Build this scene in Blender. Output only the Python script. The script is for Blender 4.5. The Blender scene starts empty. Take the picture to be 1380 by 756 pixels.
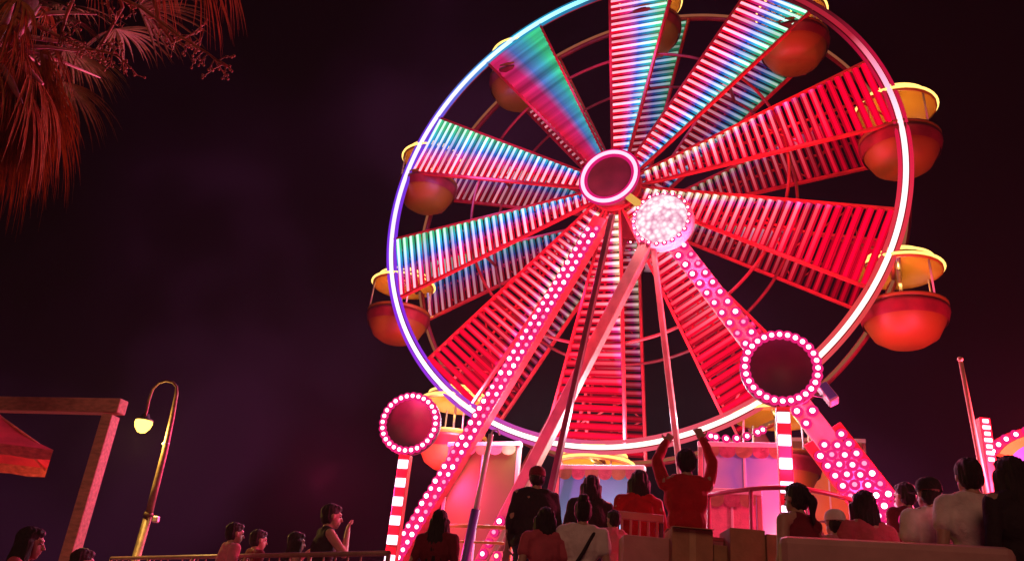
import bpy, bmesh, math, random
from mathutils import Vector, Matrix, Quaternion, noise
R = random.Random(7)
scene = bpy.context.scene
C = scene.collection
V = Vector
FLOOR = 1.2
LOW = .6       # promenade on the left
STEP = .9      # step on the right, nearest the viewer

# ------------------------------------------------------------------ camera
FPX = 1111.6
PITCH, ROLL = 0.4206, 0.09537
cp, sp, cr, sr = math.cos(PITCH), math.sin(PITCH), math.cos(ROLL), math.sin(ROLL)
FW = V((0, cp, sp)); R0 = V((1, 0, 0)); U0 = V((0, -sp, cp))
RT = cr * R0 + sr * U0; UP = -sr * R0 + cr * U0
EYE = V((0, 0, 1.15))
cam = bpy.data.cameras.new('camera'); cam.sensor_fit = 'HORIZONTAL'; cam.sensor_width = 36
cam.lens = 36 * FPX / 1380; cam.clip_start = .05; cam.clip_end = 2000
co = bpy.data.objects.new('camera', cam); C.objects.link(co)
m = Matrix.Identity(4)
for i in range(3):
    m[i][0] = RT[i]; m[i][1] = UP[i]; m[i][2] = -FW[i]; m[i][3] = EYE[i]
co.matrix_world = m; scene.camera = co

def ray(px, py): return FW * FPX + RT * (px - 690) + UP * (378 - py)
def W(px, py, D): return EYE + ray(px, py) * (D / FPX)
def AZ(px, py, z):
    d = ray(px, py); return EYE + d * ((z - EYE.z) / d.z)

# ------------------------------------------------------------------ helpers
def tag(o, label=None, cat=None, group=None, kind=None):
    if label: o['label'] = label
    if cat: o['category'] = cat
    if group: o['group'] = group
    if kind: o['kind'] = kind
    return o
def empty(name, loc, rz=0, label=None, cat=None, group=None):
    o = bpy.data.objects.new(name, None); C.objects.link(o)
    o.location = loc; o.rotation_euler = (0, 0, rz); o.empty_display_size = .2
    return tag(o, label, cat, group)
def obj(name, bm, mat, parent=None, smooth=False, loc=None):
    if isinstance(bm, bpy.types.Mesh): me = bm
    else:
        me = bpy.data.meshes.new(name); bm.to_mesh(me); bm.free()
    if not me.materials:
        for x in (mat if isinstance(mat, (list, tuple)) else [mat]): me.materials.append(x)
    if smooth:
        for p in me.polygons: p.use_smooth = True
    o = bpy.data.objects.new(name, me); C.objects.link(o)
    if parent: o.parent = parent
    if loc is not None: o.location = loc
    return o
def BM(): return bmesh.new()
def setmat(faces, i):
    for f in faces: f.material_index = i
def box(bm, c, s, rot=None, mi=0, bev=0):
    r = bmesh.ops.create_cube(bm, size=1)
    M = Matrix.Translation(V(c)) @ (rot.to_matrix().to_4x4() if isinstance(rot, Quaternion) else (rot.to_4x4() if rot else Matrix.Identity(4))) @ Matrix.Diagonal((s[0], s[1], s[2], 1))
    bmesh.ops.transform(bm, matrix=M, verts=r['verts'])
    fs = set(f for v in r['verts'] for f in v.link_faces)
    setmat(fs, mi)
    if bev:
        es = set(e for v in r['verts'] for e in v.link_edges)
        rr = bmesh.ops.bevel(bm, geom=list(es), offset=bev, segments=2, affect='EDGES', profile=.5)
        setmat(rr['faces'], mi)
def frame(d, side=None):
    d = d.normalized()
    if side is None: side = V((0, 0, 1)) if abs(d.z) < .95 else V((1, 0, 0))
    x = side.cross(d)
    if x.length < 1e-5: x = V((1, 0, 0))
    x.normalize(); y = d.cross(x)
    return Matrix((x, y, d)).transposed()
def beam(bm, A, B, w, d, side, mi=0, bev=0.01):
    A, B = V(A), V(B); M = frame(B - A, side)      # local x = side x dir, y = towards side
    box(bm, (A + B) / 2, (w, d, (B - A).length), M, mi, bev)
def tube(bm, pts, r, n=8, mi=0, closed=False):
    pts = [V(p) for p in pts]; rings = []; N = len(pts)
    rr = r if isinstance(r, (list, tuple)) else [r] * N
    prev = None
    for i, p in enumerate(pts):
        if closed: d = pts[(i + 1) % N] - pts[i - 1]
        else: d = pts[min(i + 1, N - 1)] - pts[max(i - 1, 0)]
        d.normalize()
        if prev is None:
            x = d.orthogonal().normalized()
        else:
            x = prev - d * prev.dot(d)
            x = x.normalized() if x.length > 1e-6 else d.orthogonal().normalized()
        prev = x; y = d.cross(x)
        rings.append([bm.verts.new(p + (x * math.cos(2 * math.pi * k / n) + y * math.sin(2 * math.pi * k / n)) * rr[i]) for k in range(n)])
    for i in range(N if closed else N - 1):
        a, b = rings[i], rings[(i + 1) % N]
        for k in range(n):
            f = bm.faces.new((a[k], a[(k + 1) % n], b[(k + 1) % n], b[k])); f.material_index = mi; f.smooth = True
    if not closed:
        for q, rev in ((rings[0], True), (rings[-1], False)):
            f = bm.faces.new(q[::-1] if rev else q); f.material_index = mi
def lathe(bm, prof, n=24, M=None, mi=0, smooth=True):
    M = M or Matrix.Identity(4); rings = []
    for r, z in prof:
        rings.append([bm.verts.new(M @ V((max(r, 1e-4) * math.cos(2 * math.pi * k / n), max(r, 1e-4) * math.sin(2 * math.pi * k / n), z))) for k in range(n)])
    for a, b in zip(rings, rings[1:]):
        for k in range(n):
            f = bm.faces.new((a[k], a[(k + 1) % n], b[(k + 1) % n], b[k])); f.material_index = mi; f.smooth = smooth
def ell(bm, c, r, rot=None, u=14, v=9, mi=0):
    c = V(c); new = bm.verts.new
    def pt(x, y, z):
        p = V((x * r[0], y * r[1], z * r[2]))
        return new(c + (rot @ p if rot else p))
    top, bot = pt(0, 0, 1), pt(0, 0, -1); rings = []
    for j in range(1, v):
        t = math.pi * j / v; st, ct = math.sin(t), math.cos(t)
        rings.append([pt(st * math.cos(2 * math.pi * k / u), st * math.sin(2 * math.pi * k / u), ct) for k in range(u)])
    fs = []
    for k in range(u):
        q = (k + 1) % u
        fs.append(bm.faces.new((top, rings[0][k], rings[0][q]))); fs.append(bm.faces.new((bot, rings[-1][q], rings[-1][k])))
        for a_, b_ in zip(rings, rings[1:]): fs.append(bm.faces.new((a_[k], b_[k], b_[q], a_[q])))
    for f in fs: f.material_index = mi; f.smooth = True
def cap(bm, A, B, ra, rb, n=12):
    A, B = V(A), V(B)
    ell(bm, A, (ra,) * 3, None, n, 8); ell(bm, B, (rb,) * 3, None, n, 8)
    L = (B - A).length
    if L > 1e-4:
        M = Matrix.Translation(A) @ frame(B - A).to_4x4()
        lathe(bm, [(0, 0), (ra, 0), (rb, L), (0, L)], n, M)
DEPS = None
def displace(me, fn):
    n = len(me.vertices); co = [0.0] * (3 * n); no = [0.0] * (3 * n)
    me.vertices.foreach_get('co', co); me.vertex_normals.foreach_get('vector', no)
    for i in range(0, 3 * n, 3):
        k = fn(V((co[i], co[i + 1], co[i + 2])))
        co[i] += no[i] * k; co[i + 1] += no[i + 1] * k; co[i + 2] += no[i + 2] * k
    me.vertices.foreach_set('co', co); me.update()
def remesh(bm, voxel, smooth=3, name='body'):
    me = bpy.data.meshes.new(name); bm.to_mesh(me); bm.free()
    o = bpy.data.objects.new(name, me); C.objects.link(o)
    r = o.modifiers.new('r', 'REMESH'); r.mode = 'VOXEL'; r.voxel_size = voxel; r.use_smooth_shade = True
    if smooth:
        s = o.modifiers.new('s', 'SMOOTH'); s.iterations = smooth; s.factor = .5
    dg = bpy.context.evaluated_depsgraph_get()
    out = bpy.data.meshes.new_from_object(o.evaluated_get(dg)); out.name = name
    bpy.data.objects.remove(o); bpy.data.meshes.remove(me)
    for p in out.polygons: p.use_smooth = True
    return out

# ------------------------------------------------------------------ materials
def newmat(name):
    mt = bpy.data.materials.new(name); mt.use_nodes = True
    nt = mt.node_tree; nt.nodes.clear()
    out = nt.nodes.new('ShaderNodeOutputMaterial')
    return mt, nt, out
def pbr(name, col, rough=.6, metal=0, var=.25, scale=6, bump=.15, bscale=None, sss=0, spec=.5, stretch=(1, 1, 1)):
    mt, nt, out = newmat(name); N = nt.nodes; L = nt.links
    b = N.new('ShaderNodeBsdfPrincipled'); L.new(b.outputs[0], out.inputs[0])
    tc = N.new('ShaderNodeTexCoord'); mp = N.new('ShaderNodeMapping'); mp.inputs['Scale'].default_value = stretch
    L.new(tc.outputs['Object'], mp.inputs[0])
    n1 = N.new('ShaderNodeTexNoise'); n1.inputs['Scale'].default_value = scale; n1.inputs['Detail'].default_value = 6
    L.new(mp.outputs[0], n1.inputs['Vector'])
    cr_ = N.new('ShaderNodeValToRGB')
    cr_.color_ramp.elements[0].position = .3; cr_.color_ramp.elements[1].position = .72
    lo = [c * (1 - var) for c in col]; hi = [min(1, c * (1 + var)) for c in col]
    cr_.color_ramp.elements[0].color = (*lo, 1); cr_.color_ramp.elements[1].color = (*hi, 1)
    L.new(n1.outputs[0], cr_.inputs[0]); L.new(cr_.outputs[0], b.inputs['Base Color'])
    b.inputs['Roughness'].default_value = rough; b.inputs['Metallic'].default_value = metal
    b.inputs['Specular IOR Level'].default_value = spec
    if bump:
        n2 = N.new('ShaderNodeTexNoise'); n2.inputs['Scale'].default_value = bscale or scale * 5; n2.inputs['Detail'].default_value = 4
        L.new(mp.outputs[0], n2.inputs['Vector'])
        bp = N.new('ShaderNodeBump'); bp.inputs['Strength'].default_value = bump; bp.inputs['Distance'].default_value = .02
        L.new(n2.outputs[0], bp.inputs['Height']); L.new(bp.outputs[0], b.inputs['Normal'])
    return mt
def emit(name, col, strength, sampling='NONE'):
    mt, nt, out = newmat(name)
    e = nt.nodes.new('ShaderNodeEmission'); e.inputs[0].default_value = (*col, 1); e.inputs[1].default_value = strength
    nt.links.new(e.outputs[0], out.inputs[0]); mt.cycles.emission_sampling = sampling
    return mt
def math_n(nt, op, a, b=None, c=None, clamp=False):
    n = nt.nodes.new('ShaderNodeMath'); n.operation = op; n.use_clamp = clamp
    for i, x in enumerate((a, b, c)):
        if x is None: continue
        if isinstance(x, (int, float)): n.inputs[i].default_value = x
        else: nt.links.new(x, n.inputs[i])
    return n.outputs[0]
def ramp(nt, fac, stops):
    n = nt.nodes.new('ShaderNodeValToRGB'); e = n.color_ramp.elements
    while len(e) < len(stops): e.new(.5)
    for k, (p, c) in enumerate(stops): e[k].position = p; e[k].color = (*c, 1)
    nt.links.new(fac, n.inputs[0]); return n.outputs[0]

MT = {}
MT['red_paint'] = pbr('red_paint', (.42, .02, .03), .35, 0, .3, 3, .08)
MT['dark_red_paint'] = pbr('dark_red_paint', (.2, .012, .02), .45, 0, .3, 3, .08)
MT['dull_pink_paint'] = pbr('dull_pink_paint', (.3, .16, .13), .5, 0, .25, 3, .1)
MT['brace_paint'] = pbr('brace_paint', (.07, .008, .012), .4, 0, .3, 3, .08)
MT['disc_paint'] = pbr('disc_paint', (.1, .012, .03), .5, 0, .35, 2.5, .05)
MT['white_paint'] = pbr('white_paint', (.72, .68, .66), .4, 0, .12, 3, .06)
MT['pink_paint'] = pbr('pink_paint', (.5, .24, .22), .4, 0, .15, 3, .06)
MT['steel'] = pbr('steel', (.45, .43, .42), .4, .8, .2, 5, .05)
MT['bronze'] = pbr('weathered_bronze', (.15, .1, .055), .5, .3, .45, 7, .35, 22)
MT['dark_steel'] = pbr('dark_steel', (.1, .1, .11), .5, .7, .2, 5, .05)
MT['orange'] = pbr('orange_fibreglass', (.72, .25, .03), .3, 0, .15, 3, .04)
MT['yellow'] = pbr('yellow_fibreglass', (.75, .47, .06), .3, 0, .15, 3, .04)
MT['tan_paint'] = pbr('tan_paint', (.55, .38, .2), .5, 0, .2, 5, .1)
MT['cardboard'] = pbr('cardboard', (.42, .25, .13), .85, 0, .15, 9, .2, 40)
MT['card_pink'] = pbr('pale_card', (.58, .3, .27), .75, 0, .12, 7, .1, 40)
MT['concrete'] = pbr('concrete', (.3, .28, .26), .85, 0, .25, 3, .5, 30)
MT['asphalt'] = pbr('asphalt', (.05, .05, .05), .9, 0, .3, 8, .6, 60)
MT['deck'] = pbr('deck', (.22, .19, .17), .8, 0, .3, 4, .4, 25)
MT['bench'] = pbr('padded_vinyl', (.62, .33, .3), .45, 0, .12, 6, .12, 14)
MT['canvas'] = pbr('pink_canvas', (.8, .15, .22), .8, 0, .15, 5, .25, 40)
MT['timber'] = pbr('pale_timber', (.72, .33, .26), .6, 0, .25, 4, .2, 30, stretch=(1, 8, 8))
MT['hair'] = pbr('dark_hair', (.02, .012, .01), .62, 0, .5, 30, .5, 90, stretch=(3, 3, .5))
MT['hair_brown'] = pbr('brown_hair', (.05, .02, .012), .62, 0, .5, 30, .5, 90, stretch=(3, 3, .5))
MT['skin'] = pbr('skin', (.5, .3, .22), .5, 0, .1, 12, .05, 80)
MT['eye'] = pbr('eye_dark', (.02, .015, .012), .15, 0, 0, 4, 0)
def cloth(name, c): return pbr(name, c, .85, 0, .15, 9, .5, 30)
MT['tee_white'] = cloth('white_cotton', (.82, .74, .7)); MT['tee_red'] = cloth('red_cotton', (.5, .012, .018))
MT['cloth_black'] = cloth('black_cloth', (.025, .018, .02)); MT['cloth_pink'] = cloth('pink_cloth', (.65, .22, .3))
MT['cloth_maroon'] = cloth('maroon_cloth', (.2, .015, .03)); MT['cloth_rose'] = cloth('rose_cloth', (.55, .1, .14)); MT['denim'] = cloth('dark_denim', (.04, .05, .09))
MT['trunk'] = pbr('palm_trunk', (.13, .08, .05), .9, 0, .4, 6, .8, 20)
MT['frond_dry'] = pbr('dry_frond', (.44, .17, .05), .75, 0, .4, 9, .3, 40)
MT['frond_green'] = pbr('green_frond', (.15, .09, .035), .6, 0, .4, 9, .3, 40)
MT['petiole'] = pbr('petiole', (.65, .38, .42), .5, 0, .2, 9, .2, 40)
MT['fruit'] = pbr('palm_fruit', (.35, .12, .06), .6, 0, .4, 9, .2, 40)
MT['purple_paint'] = pbr('purple_paint', (.12, .07, .42), .4, 0, .2, 4, .05)
MT['rail'] = pbr('rail_paint', (.35, .2, .15), .5, .2, .25, 6, .1)
MT['yellow_rail'] = pbr('yellow_rail_paint', (.7, .42, .08), .45, 0, .2, 6, .08)
MT['bulb_core'] = emit('bulb_core', (1, .62, .8), 5.0)
MT['bulb_halo'] = emit('bulb_halo', (1, .02, .22), .85)
MT['drum_halo'] = emit('drum_bulb_halo', (1, .3, .5), .8)
MT['bulb_warm'] = emit('bulb_warm', (1, .75, .35), 2.2)
MT['panel_light'] = emit('panel_light', (1, .62, .82), 3)
MT['yellow_led'] = emit('yellow_led', (1, .6, .14), 2.2)
MT['sodium'] = emit('sodium_lamp', (1, .55, .085), 5)
MT['yellow_led_dim'] = emit('yellow_tube', (1, .5, .1), .8)
MT['tape'] = MT['cloth_black']

# ------------------------------------------------------------------ wheel frame
AZI = 0.46864
WC = V((2.3563, 17.6673, 10.6789)) + V((0, 0, 1.15))
NB = V((math.sin(AZI), math.cos(AZI), 0))            # away from the camera
UU = V((math.cos(AZI), -math.sin(AZI), 0)); WW = V((0, 0, 1))
WM = Matrix.Identity(4)
for i in range(3):
    WM[i][0] = UU[i]; WM[i][1] = WW[i]; WM[i][2] = -NB[i]; WM[i][3] = WC[i]
def WL(x, y, z): return WM @ V((x, y, z))
def PP(px, py, z):                                   # point of the wheel-parallel plane z seen at a pixel of the photo
    d = ray(px, py); q = WC - NB * z
    return EYE + d * ((q - EYE).dot(NB) / d.dot(NB))
RR = 6.5; ANG0 = 85.5; NS = 10; HALF = math.tan(math.radians(7.6))

def cross_mat(name, kind, bright, gain):
    """LED trail colours on a bar, across it (Y) and by hub distance (X)"""
    mt, nt, out = newmat(name); N, L = nt.nodes, nt.links
    tc = N.new('ShaderNodeTexCoord'); s = N.new('ShaderNodeSeparateXYZ'); L.new(tc.outputs['Object'], s.inputs[0])
    w = math_n(nt, 'MULTIPLY', s.outputs[0], HALF); w = math_n(nt, 'ADD', w, .06)
    q = math_n(nt, 'DIVIDE', s.outputs[1], w)
    q = math_n(nt, 'MULTIPLY_ADD', q, .5, .5, True)
    rad = math_n(nt, 'DIVIDE', s.outputs[0], RR)
    red = (.86, .0, .022); pink = (.8, .02, .25); blue = (.03, .12, .75); cyan = (.03, .5, .75); green = (.05, .62, .28)
    if kind == 'rainbow':
        # the cyan and green end grows towards the rim
        off = math_n(nt, 'MULTIPLY_ADD', rad, -.42, .24)
        f = math_n(nt, 'ADD', q, off, None, True)
        col = ramp(nt, f, [(0, green), (.16, cyan), (.36, blue), (.56, pink), (.76, red), (1, red)])
    elif kind == 'soft':
        off = math_n(nt, 'MULTIPLY_ADD', rad, -.5, .3)
        f = math_n(nt, 'ADD', q, off, None, True)
        col = ramp(nt, f, [(0, green), (.2, (.05, .35, .5)), (.42, (.08, .16, .5)), (.62, (.6, .02, .16)), (1, (.7, .01, .05))])
    else:
        off = math_n(nt, 'MULTIPLY_ADD', rad, -.85, .2)
        f = math_n(nt, 'ADD', q, off, None, True)
        col = ramp(nt, f, [(0, red), (.45, red), (.62, pink), (.8, (.9, .5, .3)), (1, (.95, .8, .45))])
    if bright:
        mx = N.new('ShaderNodeMix'); mx.data_type = 'RGBA'; L.new(col, mx.inputs[6]); mx.inputs[7].default_value = (1, .75, .9, 1)
        if kind == 'red':
            far = math_n(nt, 'MULTIPLY', math_n(nt, 'MULTIPLY_ADD', rad, -1.0, .8, True), math_n(nt, 'MULTIPLY_ADD', q, 1.0, .1, True)); L.new(far, mx.inputs[0])
        else: mx.inputs[0].default_value = .42
        col = mx.outputs[2]
    # every bar a little brighter or dimmer than the next one
    nz = N.new('ShaderNodeTexNoise'); nz.noise_dimensions = '1D'; nz.inputs['Scale'].default_value = 3.1
    L.new(s.outputs[0], nz.inputs['W'])
    g = math_n(nt, 'MULTIPLY_ADD', nz.outputs[0], 1.7 * gain, .15 * gain)
    e = N.new('ShaderNodeEmission'); L.new(col, e.inputs[0]); L.new(g, e.inputs[1]); L.new(e.outputs[0], out.inputs[0])
    mt.cycles.emission_sampling = 'NONE'
    return mt
LM = {}
for k in ('rainbow', 'red', 'soft'):
    for b in (0, 1):
        LM[k, b, 'f'] = cross_mat(f'led_{k}_{"line" if b else "trail_glow"}', k, b, (1.7 if b else .85))  # the non-bright tone paints the glow between trail lines
        LM[k, b, 'r'] = cross_mat(f'led_{k}_{"line" if b else "trail_glow"}_rear', k, b, (.6 if b else .24))

wheel = empty('ferris_wheel', (0, 0, 0), 0, 'tall red Ferris wheel with rainbow light trails built as ladder spokes and glowing white rim', 'ferris wheel')
wheel.matrix_world = WM

def ring_pts(r, z, n=180): return [V((r * math.cos(2 * math.pi * k / n), r * math.sin(2 * math.pi * k / n), z)) for k in range(n)]
# the front rim: steel channel, white neon tube, two tubes added for its coloured glow
bm = BM(); tube(bm, ring_pts(RR, -.09), .085, 8, 0, True); rim_f = obj('front_rim', bm, MT['dark_red_paint'], wheel)
def rim_mat(name, core):
    mt, nt, out = newmat(name); N, L = nt.nodes, nt.links
    tc = N.new('ShaderNodeTexCoord'); s = N.new('ShaderNodeSeparateXYZ'); L.new(tc.outputs['Object'], s.inputs[0])
    a = math_n(nt, 'ARCTAN2', s.outputs[1], s.outputs[0]); f = math_n(nt, 'MULTIPLY_ADD', a, 1 / (2 * math.pi), .5)
    # f: 0 left, .25 bottom, .5 right, .75 top
    if core:
        st = [(0, (.62, .5, 1)), (.12, (.85, .72, 1)), (.25, (1, .78, .7)), (.40, (1, .7, .66)), (.5, (1, .62, .66)), (.545, (1, .25, .38)), (.58, (.25, .008, .02)), (.7, (.1, .006, .01)), (.765, (.06, .02, .03)), (.785, (.25, .85, .95)), (.92, (.7, .55, 1)), (1, (.62, .5, 1))]
        g = 1.9
    else:
        st = [(0, (.2, .03, .8)), (.12, (.3, .03, .75)), (.25, (.8, .1, .16)), (.40, (.75, .06, .06)), (.5, (.75, .01, .06)), (.56, (.5, .005, .04)), (.6, (.1, .005, .01)), (.765, (.03, .005, .01)), (.785, (.01, .2, .4)), (.84, (.02, .35, .6)), (.92, (.16, .05, .7)), (1, (.2, .03, .8))]
        g = 1.0
    col = ramp(nt, f, st)
    e = N.new('ShaderNodeEmission'); L.new(col, e.inputs[0]); e.inputs[1].default_value = g; L.new(e.outputs[0], out.inputs[0])
    mt.cycles.emission_sampling = 'NONE'; return mt
bm = BM(); tube(bm, ring_pts(RR, .03, 240), .055, 8, 0, True); obj('neon_tube', bm, rim_mat('rim_neon', True), rim_f)
for rr in (RR - .115, RR + .115):
    bm = BM(); tube(bm, ring_pts(rr, .0, 240), .042, 6, 0, True); obj('halo_tube', bm, rim_mat('rim_halo', False), rim_f)
bm = BM(); tube(bm, ring_pts(RR, -1.6), .085, 8, 0, True); rim_r = obj('rear_rim', bm, MT['dark_red_paint'], wheel)
bm = BM(); tube(bm, ring_pts(RR, -1.48), .035, 6, 0, True); obj('neon_tube', bm, emit('rear_neon', (.75, .22, .1), .35), rim_r)
for z in (-.1, -1.55):
    bm = BM(); tube(bm, ring_pts(RR * .63, z), .04, 6, 0, True); obj('brace_ring', bm, MT['dark_red_paint'], wheel)
# spokes, their wedge shape and lit bars standing in for LED light trails
def spoke(ang, zz, kind, tone, nr=27):
    bm = BM(); x0, x1 = .62, RR - .12
    for s in (-1, 1):
        beam(bm, (x0, s * (x0 * HALF + .085), 0), (x1, s * (x1 * HALF + .085), 0), .06, .09, V((0, 0, 1)), 0, 0)
    beam(bm, (x0, 0, -.06), (x1, 0, -.06), .05, .05, V((0, 0, 1)), 0, 0)
    for k in range(6):                               # zigzag web behind the bars
        a, b = x0 + (x1 - x0) * k / 6, x0 + (x1 - x0) * (k + 1) / 6
        s = 1 if k % 2 else -1
        beam(bm, (a, s * (a * HALF + .05), -.055), (b, -s * (b * HALF + .05), -.055), .03, .03, V((0, 0, 1)), 0, 0)
    sp_ = obj('spoke', bm, MT['red_paint'], wheel, loc=(0, 0, zz)); sp_.rotation_euler = (0, 0, math.radians(ang))
    bm = BM(); pitch = (x1 - x0 - .15) / nr
    for k in range(nr):
        x = x0 + .12 + pitch * (k + .5); w = 2 * (x * HALF + .045)
        box(bm, (x, 0, .01), (pitch * (.93 if kind == 'soft' else .70), w, .05), None, 0)
        if kind != 'soft':
            box(bm, (x, 0, .045), (pitch * .30, w - .02, .03), None, 1)
    obj('trail_bars', bm, [LM[kind, 0, tone], LM[kind, 1, tone]], sp_)
    return sp_
kinds = ['rainbow', 'rainbow', 'red', 'red', 'red', 'red', 'red', 'rainbow', 'rainbow', 'soft']
ANGS = [ANG0 - 36 * k for k in range(NS)]
for a, k in zip(ANGS, kinds):
    spoke(a, -.02, k, 'f')
for a, k in zip(ANGS, kinds):
    spoke(a, -1.58, 'rainbow' if k == 'soft' else k, 'r')
for a in ANGS:
    t = math.radians(a)
    for rr in (RR * .63, RR):
        p = V((rr * math.cos(t), rr * math.sin(t), 0))
        bm = BM(); tube(bm, [p + V((0, 0, -.1)), p + V((0, 0, -1.56))], .045, 8); obj('cross_bar', bm, MT['dark_red_paint'], wheel)
# hub: axle, two flanges, front disc with neon ring, rear disc with bulbs
bm = BM(); lathe(bm, [(.0, -3.3), (.2, -3.3), (.2, .4), (0, .4)], 24, smooth=False); axle = obj('axle', bm, MT['yellow'], wheel)
for z in (-.02, -1.58):
    bm = BM(); lathe(bm, [(.2, z - .09), (.66, z - .09), (.66, z + .09), (.2, z + .09)], 32, smooth=False); obj('hub_flange', bm, MT['red_paint'], wheel)
bm = BM(); lathe(bm, [(0, .36), (.7, .36), (.74, .42), (.74, .5), (.68, .54), (.62, .52), (0, .5)], 48); hub = obj('hub_disc', bm, MT['disc_paint'], wheel)
bm = BM(); tube(bm, ring_pts(.68, .575, 64), .045, 8, 0, True); obj('neon_ring', bm, emit('hub_neon', (1, .36, .55), 2.2), hub)
bm = BM(); tube(bm, ring_pts(.60, .55, 64), .04, 8, 0, True); tube(bm, ring_pts(.755, .55, 64), .025, 8, 0, True); obj('neon_halo_ring', bm, emit('hub_pink', (.9, .01, .2), .8), hub)
bm = BM(); lathe(bm, [(0, -3.45), (.7, -3.45), (.78, -3.35), (.78, -3.0), (.7, -2.9), (.22, -2.85), (.2, -2.75)], 40); rhub = obj('rear_hub_drum', bm, MT['white_paint'], wheel)
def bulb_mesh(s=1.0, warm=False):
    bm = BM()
    lathe(bm, [(0, 0), (.108 * s, 0), (.113 * s, .012 * s), (.08 * s, .035 * s), (0, .035 * s)], 12, mi=0)  # wide glowing cap stands in for the pink halo round the bulb
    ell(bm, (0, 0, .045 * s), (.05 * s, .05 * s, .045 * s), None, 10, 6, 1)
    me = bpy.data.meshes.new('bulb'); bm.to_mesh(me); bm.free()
    me.materials.append(MT['bulb_halo']); me.materials.append(MT['bulb_warm'] if warm else MT['bulb_core']); return me
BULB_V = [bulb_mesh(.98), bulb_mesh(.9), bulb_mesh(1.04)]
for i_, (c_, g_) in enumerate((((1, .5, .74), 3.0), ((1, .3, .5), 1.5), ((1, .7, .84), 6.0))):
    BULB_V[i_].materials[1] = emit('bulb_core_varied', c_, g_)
BULB_D = [bulb_mesh(.72), bulb_mesh(.6), bulb_mesh(.8)]; BULB_D[1].materials[1] = BULB_V[0].materials[1]; BULB_D[1].materials[0] = BULB_D[0].materials[0] = MT['drum_halo']; BULB_D = [bulb_mesh(.55)]
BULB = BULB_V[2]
BULB_S = bulb_mesh(.7); BULB_W = bulb_mesh(.9, True)
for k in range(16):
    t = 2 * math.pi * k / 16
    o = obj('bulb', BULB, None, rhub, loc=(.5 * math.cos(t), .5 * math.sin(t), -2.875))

# ------------------------------------------------------------------ tower that carries the wheel
tower = empty('wheel_support_tower', WL(0, 0, -1) * 1, 0, 'slanting support legs dotted with pink bulbs holding the Ferris wheel up', 'support tower')
tower.location.z = FLOOR
TI = Matrix.Translation(-tower.location)
def foot(a, b):
    d = b - a; return a + d * ((FLOOR - a.z) / d.z)
def at_bulb(parent, p, n, side, me=None, name='bulb'):
    """bulb with its axis along n at world point p, child of parent (parent unrotated)"""
    o = obj(name, me or BULB, None, parent)
    o.location = p
    o.rotation_euler = frame(n, side).to_euler()
    return o
def leg(pa, pb, z, w, d, mat, top_z=None):
    A, B = PP(*pa, z), PP(*pb, z); F_ = foot(A, B)
    bm = BM(); o = tower.location
    beam(bm, A - o, F_ - o, w, d, -NB, 0, .02)
    # base plate
    box(bm, F_ - o + V((0, 0, .03)), (w * 2.2, w * 2.2, .06), None, 0, .01)
    return obj('support_leg', bm, mat, tower), A, F_
def leg_bulbs(lo, A, F_, d, t0, t1, rows, cols, gap, stag=True):
    dr = (F_ - A).normalized(); sd = NB.cross(dr).normalized(); L_ = (F_ - A).length
    n = 0
    for r_ in range(rows):
        t = t0 + (t1 - t0) * r_ / (rows - 1)
        for c in range(cols):
            p = A + dr * (L_ * t + (c % 2) * .5 * L_ * (t1 - t0) / rows) + sd * ((c - (cols - 1) / 2) * gap) - NB * (d / 2 + .002)
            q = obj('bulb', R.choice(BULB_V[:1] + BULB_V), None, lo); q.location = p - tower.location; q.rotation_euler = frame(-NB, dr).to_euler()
            n += 1
    return n
l1, A1, F1 = leg((812, 296), (543, 742), .3, .38, .3, MT['red_paint'])
leg_bulbs(l1, A1, F1, .3, .03, .86, 49, 2, .2)
l2, A2, F2 = leg((893, 306), (1199, 704), .3, .44, .3, MT['pink_paint'])
leg_bulbs(l2, A2, F2, .3, .05, .5, 18, 2, .24)
dr = (F2 - A2).normalized(); sd = NB.cross(dr).normalized()
for r_ in range(16):
    for c in range(4):
        t = .56 + .3 * r_ / 15
        p = A2 + (F2 - A2) * (t + (c % 2) * .012) + sd * ((c - 1.5) * .185) - NB * .152
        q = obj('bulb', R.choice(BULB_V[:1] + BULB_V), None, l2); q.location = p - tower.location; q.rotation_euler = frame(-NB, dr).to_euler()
bm = BM()
p0, p1 = A2 + (F2 - A2) * .54, A2 + (F2 - A2) * .90
beam(bm, p0 - tower.location - NB * .04, p1 - tower.location - NB * .04, .82, .2, -NB, 0, .02)
obj('leg_light_panel', bm, MT['red_paint'], l2)
dc_ = PP(894, 300, .5)
l3, A3, F3 = leg((872, 330), (655, 748), .66, .27, .24, MT['dull_pink_paint'])
l4, A4, F4 = leg((825, 290), (741, 668), 1.0, .13, .13, MT['brace_paint'])
l5, A5, F5 = leg((880, 330), (911, 588), .62, .12, .13, MT['dull_pink_paint'])
leg_bulbs(l3, A3, F3, .28, .72, .9, 8, 1, .2)
bm = BM(); beam(bm, WL(.1, -.2, .42) - tower.location, dc_ - tower.location, .16, .14, -NB, 0, .01); obj('yellow_strut', bm, MT['yellow_led_dim'], tower)
for dx in (-5.4, 5.4):
    bm = BM(); beam(bm, WL(0, -.2, -2.95) - tower.location, V((WL(dx, 0, -2.95).x, WL(dx, 0, -2.95).y, 0)) - V((tower.location.x, tower.location.y, 0)), .3, .26, -NB, 0, .02); obj('rear_leg', bm, MT['dark_red_paint'], tower)
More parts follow.
